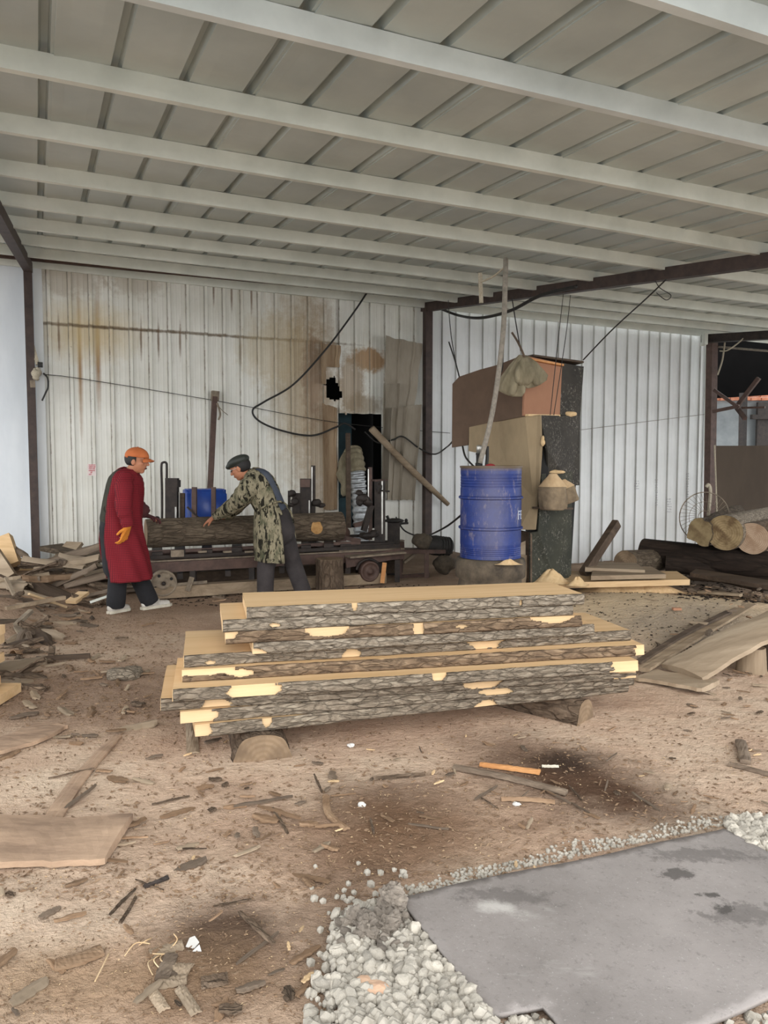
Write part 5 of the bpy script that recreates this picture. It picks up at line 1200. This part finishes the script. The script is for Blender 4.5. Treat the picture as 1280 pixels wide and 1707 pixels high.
# ================================================================ MAT, GRAVEL, BARK AND CHIPS ON THE GROUND
def mat_mat():
    t = NT('mat_grey'); n = t.noise(1.6, 6, .65); s = t.noise(90, 4, .8); d = t.noise(6, 8, .8); sc2 = t.noise(7, 6, .7, t.mapping((.35,1,1), rot=(0,0,.5)))
    hfn = t.noise(22, 6, .75); col = t.ramp(n, [(.3, (126,120,116)), (.7, (156,149,145))]); col = t.mix(t.ramp(d, [(.6, 0.0), (.72, .55)]), col, (92,88,84))
    col = t.mix(t.ramp(sc2, [(.62, 0.0), (.74, .6)]), col, (172,168,162)); col = t.mix(t.ramp(s, [(.6, 0.0), (.7, .6)]), col, (190,186,180)); col = t.mix(t.ramp(t.noise(48, 5, .8), [(.3, .5), (.45, 0.0)]), col, (92,88,86))
    for (px, py, rx, ry, k) in ((1125,1472,.07,.035,.8),(1180,1508,.035,.015,.9),(1207,1532,.04,.02,.9),(1170,1440,.22,.05,.5),(1240,1540,.14,.06,.5),(840,1515,.16,.05,.45)):
        p = G(px, py); col = t.mix(t.math('MULTIPLY', t.blob((p.x, p.y), (rx*.8, ry*.9), 0, hfn, 2.4, .3), k), col, (76,72,69))
    p = G(825, 1532); col = t.mix(t.math('MULTIPLY', t.blob((p.x, p.y), (.05, .03), 0, d, 2.2, .5), .7), col, (196,192,186))
    t.bump(t.math('ADD', s, t.math('MULTIPLY', d, 1.5)), .35, .004); return t.done(col, .62, 0, .35)
MAT['mat_grey'] = mat_mat()
def isect(a, b_, c, d):
    r, s = b_-a, d-c; t = ((c-a).x*s.y-(c-a).y*s.x)/(r.x*s.y-r.y*s.x); return a+r*t
zm = .03
A0, B0, B1, N0, N1, N2, E0, E1 = [G(x, y, zm) for x, y in ((665,1500),(1208,1382),(1280,1420),(820,1696),(905,1679),(930,1707),(1173,1707),(1280,1662))]
C0 = isect(B0, B1, E0, E1); D0 = isect(N1, N2, E1, E0)
outl = [A0, N0, N1, D0, C0, B0]
def in_mat(x, y, marg=0):
    c = False; j = len(outl)-1
    for i in range(len(outl)):
        a, d = outl[i], outl[j]
        if (a.y > y) != (d.y > y) and x < (d.x-a.x)*(y-a.y)/(d.y-a.y)+a.x: c = not c
        j = i
    return c
b = NB(); fill = []
per = []
for i in range(len(outl)):
    p, q = outl[i], outl[(i+1) % len(outl)]; k = max(2, int((q-p).length/.05))
    for j in range(k):
        v = p + (q-p)*j/k; nn = Vector((-(q-p).y, (q-p).x, 0)).normalized(); per.append(v + nn*.006*nz(v.x*5, v.y*5))
from mathutils.geometry import delaunay_2d_cdt
inner = []
for i in range(60):
    for j in range(60):
        x, y = .0+1.65*i/59, 1.6+1.3*j/59
        if in_mat(x, y) and min((Vector((x, y))-v.xy).length for v in per) > .025: inner.append(Vector((x, y)))
V2 = [v.xy for v in per] + inner; nb_ = len(per)
vo, eo, fo, *_r = delaunay_2d_cdt(V2, [(i, (i+1) % nb_) for i in range(nb_)], [list(range(nb_))], 1, 1e-5)
vv_ = [b.verts.new((p.x, p.y, zm + .012*nz(p.x*1.6, p.y*1.6, 4) + .003*nz(p.x*6, p.y*6, 4) + .004)) for p in vo]
for f_ in fo: b.faces.new([vv_[i] for i in f_])
bmesh.ops.recalc_face_normals(b, faces=b.faces)
if sum(f.normal.z for f in b.faces) < 0: bmesh.ops.reverse_faces(b, faces=b.faces)
o = tag(mk('rubber_mat', b, 'mat_grey', smooth=True), 'large dusty grey rubber mat lying in the right foreground', 'mat'); m_ = o.modifiers.new('t', 'SOLIDIFY'); m_.thickness = .014; m_.offset = -1
# stones: four shapes, copied
MAT['stone'] = simple('stone', (148,141,129), (204,197,184), 18, rough=.95, bump=.5)
MAT['stone_dark'] = simple('stone_dark', (92,84,76), (148,138,126), 18, rough=.95, bump=.6)
rs = random.Random(11)
for _m in ('stone', 'stone_dark', 'flake', 'flake_grey', 'bark_brown', 'wood_dusty', 'flake_light'):   # every piece a little lighter or darker than the next
    _t = MAT[_m].node_tree; _b = _t.nodes['Principled BSDF']; _l = _b.inputs['Base Color'].links[0]; _src = _l.from_socket
    _i = _t.nodes.new('ShaderNodeObjectInfo'); _r = _t.nodes.new('ShaderNodeMapRange'); _h = _t.nodes.new('ShaderNodeHueSaturation')
    _t.links.new(_i.outputs['Random'], _r.inputs[0]); _r.inputs[3].default_value = .72; _r.inputs[4].default_value = 1.28
    _t.links.new(_r.outputs[0], _h.inputs['Value']); _t.links.new(_src, _h.inputs['Color']); _t.links.new(_h.outputs[0], _b.inputs['Base Color'])
def stone_mesh(seed, mat):
    b = NB(); bmesh.ops.create_icosphere(b, subdivisions=2, radius=1); 
    for v in b.verts: v.co *= 1+.32*nz(v.co.x*1.3+seed*5, v.co.y*1.3, v.co.z*1.3)+.1*nz(v.co.x*4, v.co.y*4+seed, v.co.z*4); v.co.z *= .72
    me = bpy.data.meshes.new('stone'); b.to_mesh(me); b.free(); me.materials.append(MAT[mat]); return me
SM = [stone_mesh(i, 'stone') for i in range(6)] + [stone_mesh(i+9, 'stone_dark') for i in range(3)]
def put(me, name, loc, rot, sc, label, cat_, group):
    o = bpy.data.objects.new(name, me); COL.objects.link(o); o.location = loc; o.rotation_euler = rot; o.scale = sc; return tag(o, label, cat_, group)
gl = [(560,1530),(600,1515),(668,1502),(700,1545),(760,1625),(822,1700),(830,1760),(500,1760),(515,1660),(545,1600)]
def in_poly(pts, x, y):
    c = False; j = len(pts)-1
    for i in range(len(pts)):
        a, d = pts[i], pts[j]
        if (a[1] > y) != (d[1] > y) and x < (d[0]-a[0])*(y-a[1])/(d[1]-a[1])+a[0]: c = not c
        j = i
    return c
stones = []
for _ in range(12000):
    px, py = rs.uniform(490, 850), rs.uniform(1495, 1740)
    if not in_poly(gl, px, py): continue
    if px < 600 and rs.random() < (600-px)/70*.75: continue
    stones.append((px, py, .005+.017*rs.random()**2.2, 0))
    if len(stones) > 2400: break
e1 = [(665,1500),(1208,1382)]
for _ in range(620):
    t = rs.random(); px = 665+t*543; stones.append((px, 1500-t*118-4-rs.random()**1.8*(14+12*sin(t*9)**2), rs.uniform(.0035, .009), 1))
for _ in range(260): px, py = rs.uniform(1212, 1300), rs.uniform(1362, 1425); stones.append((px, py, rs.uniform(.01, .024), 2))
for _ in range(260): px = rs.uniform(830, 1290); stones.append((px, rs.uniform(1668, 1740) , rs.uniform(.008, .018), 3))
for _ in range(90): stones.append((rs.uniform(510, 680), rs.uniform(1440, 1700), rs.uniform(.006, .016), 4))
keep = []
for (px, py, r, z) in stones:
    p = G(px, py)
    if in_mat(p.x, p.y) : continue
    keep.append((px, py, r, z, p))
keep.sort(key=lambda s: -(s[2]*(1 if s[1] < 1712 else 0)))
labs = {0: ('grey white gravel stone in the heap left of the rubber mat corner', 'gravel stones in the heap beside the mat'), 1: ('small pale gravel stone along the far edge of the rubber mat', 'small gravel stones along the far edge of the mat'),
        2: ('pale gravel stone beyond the right corner of the rubber mat', 'gravel stones at the right corner of the mat'), 3: ('gravel stone along the near edge of the rubber mat', 'gravel stones at the near edge of the mat'), 4: ('loose pale pebble scattered on the dirt left of the gravel heap', 'pebbles on the dirt beside the gravel heap')}
rest = NB(); nst = 0
for i, (px, py, r, z, p) in enumerate(keep):
    dark = z == 0 and 1530 < py < 1600 and px < 680 and rs.random() < .75
    hz = H(p.x, p.y) + r*.35 + (.02*rs.random() if z == 0 else 0)
    me = SM[6+i % 3] if dark else SM[i % 6]
    if nst < 300 and py < 1712:
        put(me, 'gravel_stone', (p.x, p.y, hz), (rs.uniform(0,6), rs.uniform(-.4,.4), rs.uniform(0,6)), (r*rs.uniform(.8,1.3), r, r*rs.uniform(.8,1.1)), *[labs[z][0], 'stone', labs[z][1]]); nst += 1
    else:
        n0 = len(rest.verts); res = bmesh.ops.create_icosphere(rest, subdivisions=1, radius=r)
        for v in res['verts']: v.co = Vector((p.x, p.y, hz)) + v.co*(1+.35*nz(v.co.x*90+i, v.co.y*90, v.co.z*90))
o = mk('gravel', rest, 'stone'); tag(o, 'loose small gravel around the edges of the rubber mat', 'gravel', None, 'stuff')
q = G(650, 1527); b = NB(); ell(b, (q.x, q.y, .05), (.042,.045,.045), None, 48); crease(b, .02, 26); crease(b, .008, 90); tag(mk('rubble_lump', b, 'stone_dark'), 'big pale crumbly lump of rubble at the left corner of the rubber mat', 'stone')
for k, (px, py, r) in enumerate(((612,1565,.05),(640,1560,.045),(592,1555,.035))):
    q = G(px, py); b = NB(); ell(b, (q.x, q.y, .035), (r, r*.9, r*.8), None, 48); crease(b, .025, 25); crease(b, .01, 80); tag(mk('rubble_lump', b, 'stone_dark'), ['dark crumbly lump of rubble in the gravel heap, largest','dark crumbly lump between the largest dark one and the pale lump','smallest and leftmost dark lump of rubble in the gravel heap'][k], 'stone')
q = G(617, 1665); b = NB(); ell(b, (q.x, q.y, .035), (.05,.035,.014), Matrix.Rotation(-.7, 3, 'Z')); crease(b, .012, 14); MAT['stone_pink'] = simple('stone_pink', (186,148,122), (212,180,152), 16); tag(mk('brick_chip', b, 'stone_pink'), 'flat pinkish stone chip lying in the gravel heap', 'stone')

# bark flakes and chips: a dozen shapes, copied
rf = random.Random(23)
def flake_mesh(seed, mat, L, Wd, th=.008, curl=.2, long_=False):
    b = NB(); rr = random.Random(seed); n = 10; k = 5; top = []; bot = []
    for i in range(n+1):
        t = i/n; w = Wd/2*(sin(pi*min(max(t*.9+.05, 0), 1))**.35)*(1+.25*rr.uniform(-1, 1)); off = Wd*.2*nz(t*3, seed); r1 = []; r2 = []
        for j in range(k+1):
            a = j/k*2-1; z = -curl*Wd*a*a*.5 + .12*Wd*nz(t*2, a, seed) + (.04*L*nz(t*1.5, seed+4)); x = (t-.5)*L + .02*L*nz(a*3, i, seed)*(1 if i in (0, n) else 0)
            r1.append(b.verts.new((x, a*w+off, z+th/2+.003*nz(t*20, a*6, seed)))); r2.append(b.verts.new((x, a*w*.96+off, z-th/2)))
        top.append(r1); bot.append(r2)
    for i in range(n):
        for j in range(k): b.faces.new((top[i][j], top[i+1][j], top[i+1][j+1], top[i][j+1])); b.faces.new((bot[i][j], bot[i][j+1], bot[i+1][j+1], bot[i+1][j]))
        b.faces.new((top[i][0], bot[i][0], bot[i+1][0], top[i+1][0])); b.faces.new((top[i][k], top[i+1][k], bot[i+1][k], bot[i][k]))
    for j in range(k): b.faces.new((top[0][j], top[0][j+1], bot[0][j+1], bot[0][j])); b.faces.new((top[n][j], bot[n][j], bot[n][j+1], top[n][j+1]))
    me = bpy.data.meshes.new('bark_flake'); b.to_mesh(me); b.free(); me.materials.append(MAT[mat]); return me
FL = [flake_mesh(i, ('flake','flake_grey','flake','bark_brown','flake','wood_dusty')[i % 6], .1*(1+.5*(i % 3)), .035+.01*(i % 4)) for i in range(12)]
FLight = [flake_mesh(40+i, 'flake_light', .09, .025, .005) for i in range(4)]
STICK = [flake_mesh(60+i, ('flake_grey','flake','bark_brown')[i % 3], .26, .018, .008, .1) for i in range(6)]
def tilt(): return (rf.gauss(0, .12), rf.gauss(0, .08), rf.uniform(0, 2*pi))
def region(n, pxr, pyr, pool, sc, label, group, name='bark_flake', cat_='bark piece', excl=None, zj=.012, tl=1.0):
    c = 0
    while c < n:
        px, py = rf.uniform(*pxr), pyr[0]+(pyr[1]-pyr[0])*rf.random()
        if excl and excl(px, py): continue
        p = G(px, py, H(*G(px, py).xy)); s = rf.uniform(*sc); r = tilt()
        put(rf.choice(pool), name, (p.x, p.y, H(p.x, p.y)+.006+zj*rf.random()), (r[0]*tl, r[1]*tl, r[2]), (s, s*rf.uniform(.8,1.2), s), label, cat_, group); c += 1
under = lambda x, y: (255 < x < 1085 and y < 1215) or in_mat(*G(x, y).xy)
region(60, (0, 560), (1225, 1480), FL, (.25, .8), 'small brown bark flake trodden into the dirt of the left foreground', 'bark flakes on the left foreground', excl=under)
region(24, (0, 520), (1480, 1700), FL, (.25, .6), 'small bark flake on the dirt at the bottom left', 'bark flakes at the bottom left', excl=under)
region(44, (560, 1280), (1200, 1400), FL, (.2, .5), 'small bark flake on the sandy ground right of and below the stack', 'bark flakes below the stack on the right', excl=under)
region(50, (40, 270), (1040, 1225), FL, (.4, 1.1), 'bark flake on the brown ground between the red smocked man and the stack', 'bark flakes left of the stack', excl=under, zj=.02)
region(16, (20, 560), (1215, 1600), STICK, (.4, 1.0), 'thin bark splinter lying on the left foreground dirt', 'thin splinters on the left foreground', 'splinter', 'splinter', excl=under)
region(14, (560, 1270), (1200, 1390), STICK, (.3, .7), 'thin splinter on the sandy ground in front of the stack', 'thin splinters in front of the stack', 'splinter', 'splinter', excl=under)
region(22, (960, 1230), (990, 1110), STICK, (.4, 1.0), 'thin dark splinter lying on the sawdust mound at the right', 'splinters on the sawdust mound', 'splinter', 'splinter', excl=lambda x, y: x < 1085 and y > 1040)
region(20, (300, 1280), (1215, 1640), FLight, (.25, .6), 'pale fresh wood chip lying on the dirt', 'pale fresh wood chips', 'wood_chip', 'wood chip', excl=under)
region(40, (1150, 1300), (990, 1045), FL, (.4, .9), 'brown curled bark scrap in the heap near the right edge', 'bark scraps heaped at the right edge', zj=.12, tl=3)
region(30, (1150, 1290), (1120, 1200), FL, (.25, .6), 'bark flake on the ground below the sloping slab', 'bark flakes below the sloping slab')
# heap of bark at the left below the wall
BIG = [flake_mesh(80+i, ('bark_brown','flake_grey','wood_dusty','bark_brown','flake','wood_dark')[i % 6], .55+.12*(i % 3), .14+.03*(i % 3), .014, .5) for i in range(8)]
for _ in range(95):
    px = rf.uniform(-10, 250); py = rf.uniform(925, 1012); 
    if px > 165 and py > 1000: continue
    p = G(px, py); h = H(p.x, p.y) + .26*rf.random()*gauss(p.x, p.y, -3.9, 8.4, 1.4, .8); s = rf.uniform(.5, 1.15)
    lim = 9.55 + .44*(p.x+4.58)
    if p.y > lim: p = p*(lim/p.y)
    put(rf.choice(BIG), 'bark_sheet', (p.x, p.y, h+.03), (rf.gauss(0,.35), rf.gauss(0,.22), rf.uniform(-.7,.7)+(pi if rf.random() < .5 else 0)), (s, s, s), 'broken slab of brown bark in the heap below the left part of the wall', 'bark slab', 'bark slabs heaped at the left below the wall')
for _ in range(26):
    px, py = rf.uniform(-5, 75), rf.uniform(985, 1110); p = G(px, py, .15); s = rf.uniform(.4, .8)
    put(rf.choice(BIG), 'bark_sheet', (p.x, p.y, H(p.x, p.y)+.02), (rf.gauss(0,.4), rf.gauss(0,.25), rf.uniform(0,6)), (s, s, s), 'bark slab half buried in the dusty mound at the left edge', 'bark slab', 'bark slabs in the dusty mound at the left edge')
region(45, (20, 250), (1005, 1040), BIG, (.15, .42), 'low piece of bark littering the ground before the bark heap', 'bark littered before the heap', 'bark_sheet', 'bark slab', excl=lambda x, y: x > 160)
region(26, (300, 760), (985, 1010), BIG, (.15, .4), 'dark bark piece on the ground under the sawmill', 'bark pieces under the sawmill', 'bark_sheet', 'bark slab', excl=lambda x, y: 415 < x < 520)
MAT['dirty_wood'] = simple('dirty_wood', (120,98,80), (186,158,132), 7, (.3,1,1), rough=.95, bump=.7, bd=.015, detail=9)
# special larger pieces, each where it lies
def rs_(pts, w, th, mat, label, seed, c='wood piece', nm='wood_piece', z=.0, taper=0, curl=.005): rough_slab(nm, [G(x, y)+Vector((0,0,H(*G(x, y).xy)+th+z)) for x, y in pts], w, th, mat, label, c, seed=seed, taper=taper, curl=curl)
rs_([(-60,1412),(90,1410),(200,1408)], .34, .035, 'dirty_wood', 'wide weathered slab lying at the left edge of the foreground', 2, 'slab', 'wood_offcut', 0, .0, .01)
rs_([(-40,1262),(40,1240),(85,1217)], .2, .03, 'dirty_wood', 'dusty slab end entering from the left edge, above the wide weathered slab', 4, 'slab', 'wood_offcut')
rs_([(88,1368),(135,1300),(195,1232)], .075, .016, 'dirty_wood', 'long narrow strip of bark lying slantwise left of the stack', 6, 'bark strip', 'bark_strip', 0, .3)
rs_([(756,1284),(840,1300),(944,1326)], .038, .02, 'flake_grey', 'long grey stick on the ground below the right half of the stack', 8, 'stick', 'stick')
rs_([(800,1277),(850,1284),(900,1291)], .032, .014, 'wood_orange', 'orange brown splinter lying above the long grey stick', 9, 'splinter', 'splinter', 0, -.5)
rs_([(835,1338),(880,1338),(925,1342)], .02, .014, 'flake', 'short stick lying parallel below the long grey stick', 10, 'stick', 'stick')
rs_([(903,1281),(931,1281)], .012, .008, 'shoe_sole', 'small bright white stick end beside the orange brown splinter', 11, 'stick', 'stick')
rs_([(543,1330),(548,1362),(578,1388)], .03, .01, 'flake', 'curled bark strip on the dirt left of the dark stain', 12, 'bark strip', 'bark_strip')
rs_([(622,1299),(665,1296),(708,1292)], .02, .01, 'bark_brown', 'thin dark bark sliver in front of the middle of the stack', 13, 'bark strip', 'bark_strip')
rs_([(1234,1238),(1243,1274)], .05, .02, 'flake_grey', 'flat rectangular chip of wood near the right edge', 14, 'wood piece')
rs_([(1215,1275),(1250,1285),(1290,1296)], .03, .014, 'flake_grey', 'grey splinter beside the flat rectangular chip near the right edge', 15, 'splinter', 'splinter')
rs_([(318,1200),(322,1258)], .06, .008, 'wood_dusty', 'dusty board end on the ground left of the left bearer', 16)
rs_([(240,1480),(280,1464)], .018, .008, 'steel_dark', 'blue grey metal strip lying on the left foreground', 17, 'strip', 'metal_strip')
rs_([(200,1545),(215,1520),(226,1498)], .01, .006, 'bark_brown', 'thin curved twig on the left foreground', 18, 'twig', 'twig')
rs_([(92,1612),(130,1604),(170,1590)], .05, .014, 'flake', 'rounded piece of bark on the bottom left dirt', 19, 'bark piece', 'bark_flake')
rs_([(270,1640),(285,1600)], .04, .012, 'flake_grey', 'flat stone like flake under the white scrap of paper', 20, 'bark piece', 'bark_flake')
for k, (x0, y0, x1, y1, w) in enumerate(((250,1595,305,1580,.045),(262,1646,312,1640,.045),(300,1655,328,1700,.03),(280,1620,318,1625,.05),(255,1660,275,1690,.03),(335,1648,380,1640,.05))):
    rs_([(x0,y0),((x0+x1)/2,(y0+y1)/2),(x1,y1)], w, .006, 'wood_dusty' if k != 5 else 'bark_brown', ['long flat chip directly left of the white scrap of paper','light flat flake below the white scrap of paper','long thin flake at the bottom below the white scrap','squarish flake just under the paper scrap','small flake at the bottom left of the flake cluster','dark flake on the damp stain right of the flake cluster'][k], 30+k, 'bark piece', 'bark_flake')
# lump of old wood, paper scraps, brick, twigs
q = G(210, 1130); b = NB(); ell(b, (q.x, q.y, .02+H(q.x, q.y)), (.1,.13,.045), Matrix.Rotation(-.3, 3, 'Z')); crease(b, .03, 9); tag(mk('wood_lump', b, 'bark'), 'grey oval lump of bark lying left of the stack', 'bark piece')
MAT['paper'] = simple('paper', (186,184,178), (206,204,200), 10)
b = NB(); q = G(322, 1579); slab(b, [q+Vector(p) for p in ((-.018,-.014,.012),(.008,-.02,.01),(.018,0,.016),(.0,.02,.022),(-.014,.014,.02))], .002, Vector((0,0,-1)))
o = tag(mk('paper_scrap', b, 'paper'), 'crumpled white scrap of paper at the bottom left', 'paper')
b = NB(); q2 = q+Vector((.01,-.02,0)); slab(b, [q2+Vector(p) for p in ((-.006,-.012,.008),(.022,-.012,.01),(.012,.006,.018))], .002, Vector((0,0,-1))); child('folded_flap', b, 'paper', o)
b = NB(); box(b, G(1127, 1052)+Vector((0,0,.19)), (.07,.04,.02)); tag(mk('brick_piece', b, 'ply_orange'), 'tiny red and white block on the sawdust mound right of the stack', 'block')
for k in range(7):
    q = G(225+rf.uniform(0,60), 1575+rf.uniform(0,30)); a = rf.uniform(0,6); L = rf.uniform(.02,.05)
    b = NB(); tube(b, cat([q+Vector((0,0,.01)), q+Vector((cos(a)*L, sin(a)*L, .02)), q+Vector((cos(a+.5)*L*2, sin(a+.5)*L*2, .012))], 5), .0018, 5); tag(mk('straw', b, 'flake_light', smooth=True), 'pale straw stem left of the white paper scrap', 'straw', 'pale straws beside the paper scrap')
q = G(165, 1630); b = NB(); tube(b, cat([q+Vector((0,-.03,.01)), q+Vector((0,.03,.014)), q+Vector((-.005,.09,.01))], 5), .002, 5); tag(mk('straw', b, 'flake_light', smooth=True), 'single upright looking straw on the bottom left dirt', 'straw')
for k, (px, py) in enumerate(((585,1247),(861,1345),(602,1347))):
    q = G(px, py); b = NB(); ell(b, q+Vector((0,0,.012)), (.018,.012,.01)); crease(b, .006, 60); tag(mk('scrap', b, 'paper'), ['little white crumb under the middle of the stack','little white crumb below the short stick','pale bluish crumb above the dark stain'][k], 'scrap')
# stubs, rods and bars in the left clutter
def rod(p0, p1, w, h, mat, label, nm='stick', c='stick'):
    b = NB(); beam(b, p0, p1, w, h); crease(b, .003, 20); tag(mk(nm, b, mat), label, c)
rod(at(139,1012,7.7)-Z3*.03, at(138,984,7.7), .07, .07, 'steel_red', 'short rusty stub standing upright in front of the bark heap', 'iron_stub', 'stub')
rod(G(118,1004,.08), G(140,988,.14), .12, .03, 'wood_pale', 'short pale offcut leaning by the rusty stub', 'offcut', 'offcut')
rod(G(150,1004,.1), G(190,990,.16), .02, .02, 'galv', 'thin bright rod left of the red smocked man', 'rod', 'rod')
rod(at(10,964,7.6), at(45,1035,6.6), .03, .03, 'wood_dusty', 'upper thin stick crossing the dusty mound at the left edge')
rod(at(28,1045,6.2), at(62,1100,5.7), .05, .02, 'dusty_steel', 'dusty flat bar sloping down out of the mound at the left edge', 'bar', 'bar')
rod(at(26,1042,6.2), at(52,1018,6.4), .04, .03, 'dusty_steel', 'dusty bar end meeting the sloping flat bar at the left edge', 'bar', 'bar')
rod(G(60,1098,.03), G(150,1093,.03), .03, .03, 'wood_dark', 'thin dark stick lying flat at the foot of the dusty mound')
rod(G(84,1105,.0), at(87,1078,5.45), .04, .03, 'bark_brown', 'short upright bark stub on the thin dark stick', 'stub', 'stub')
rod(G(10,1014,.2), G(108,996,.22), .04, .03, 'wood_old', 'long thin stick lying on the bark heap near the left post')
rod(G(48,990,.28), G(110,1012,.1), .03, .02, 'flake_light', 'pale thin stick sloping down the bark heap')
rod(at(100,958,8.6), at(165,975,8.2), .3, .05, 'bark_brown', 'big slab of bark sticking out on top of the bark heap', 'bark_sheet', 'bark slab')
rod(at(85,912,9.3), at(175,930,9.0), .35, .06, 'bark_log', 'large bark slab with a pointed end against the wall', 'bark_sheet', 'bark slab')
rod(at(92,945,9.0), at(125,905,9.3), .25, .04, 'wood_old', 'triangular wood piece standing up behind the bark heap', 'offcut', 'offcut')
# sawn offcuts at the far left and the second stack at the left edge
for k, (x0, y0, x1, y1, Y_) in enumerate(((-40,940,26,914,8.2),(-40,968,12,935,7.9),(15,962,42,936,8.4))):
    b = NB(); p, q = at(x0, y0, Y_), at(x1, y1, Y_+.1); beam(b, p, q, .35, .12, Vector((.4,-.8,.5))); tag(mk('sawn_offcut', b, 'wood_fresh' if k != 1 else 'wood_dusty'), ['pale sawn offcut highest at the left edge','dusty sawn offcut beneath the highest pale one at the left edge','pale triangular sawn offcut right beside the foot of the left post'][k], 'offcut')
for k, (x, y, z, lb) in enumerate(((9,1062,.42,'top pale plank end entering at the left edge'),(8,1078,.34,'second plank end down at the left edge'),(8,1112,.24,'third plank end down at the left edge'),(2,1155,.14,'fourth plank end at the left edge, half hidden'),(36,1168,.07,'lowest pale plank end at the left edge, sticking out furthest'))):
    p = G(x, y, z); p.x *= (p.y+.36)/p.y; b = NB(); box(b, p+Vector((-.5,.18,-.03)), (1.0,.36,.055)); tag(mk('sawn_plank', b, 'wood_fresh' if k in (0,4) else 'wood_pale'), lb, 'plank', 'plank ends at the left edge')
# fine debris nobody could count: crumbs of bark and sawdust
b = NB()
def crumb(px, py, L):
    p = G(px, py); z = H(p.x, p.y)
    if in_mat(p.x, p.y): return
    a = rf.uniform(0, pi); d = Vector((cos(a), sin(a), rf.gauss(0,.15)))*L; s = Vector((-sin(a), cos(a), rf.gauss(0,.3)))*L*rf.uniform(.15,.5); c = Vector((p.x, p.y, z+.003))
    v = [b.verts.new(c+q) for q in (-d, -d*.2-s, d, d*.1+s)]; w = b.verts.new(c+Vector((0,0,L*.22+.002)))
    for k in range(4): b.faces.new((v[k], v[(k+1)%4], w))
def spread(n, x0, x1, y0, y1, l0, l1):
    for _ in range(n): crumb(rf.uniform(x0, x1), rf.uniform(y0, y1), rf.uniform(l0, l1))
spread(3400, -20, 1300, 1190, 1500, .004, .016); spread(1200, -20, 620, 1450, 1720, .003, .009); spread(1800, -20, 300, 1010, 1200, .006, .02)
tag(mk('bark_crumbs', b, 'flake'), 'fine crumbs of bark covering the dirt ground', 'debris', None, 'stuff')
b = NB(); spread(900, 0, 1280, 1200, 1500, .002, .007); spread(500, 0, 1280, 1480, 1700, .002, .005); spread(300, 960, 1250, 990, 1120, .004, .012); tag(mk('pale_chips', b, 'flake_light'), 'fine pale wood chips sprinkled over the dirt ground', 'debris', None, 'stuff')
b = NB(); spread(700, 1130, 1300, 940, 1040, .01, .04); spread(500, 940, 1200, 1000, 1110, .006, .02); spread(500, 250, 760, 975, 1012, .01, .03); tag(mk('dark_litter', b, 'bark_dark'), 'dark fine litter around the log pile and the sawmill', 'debris', None, 'stuff')
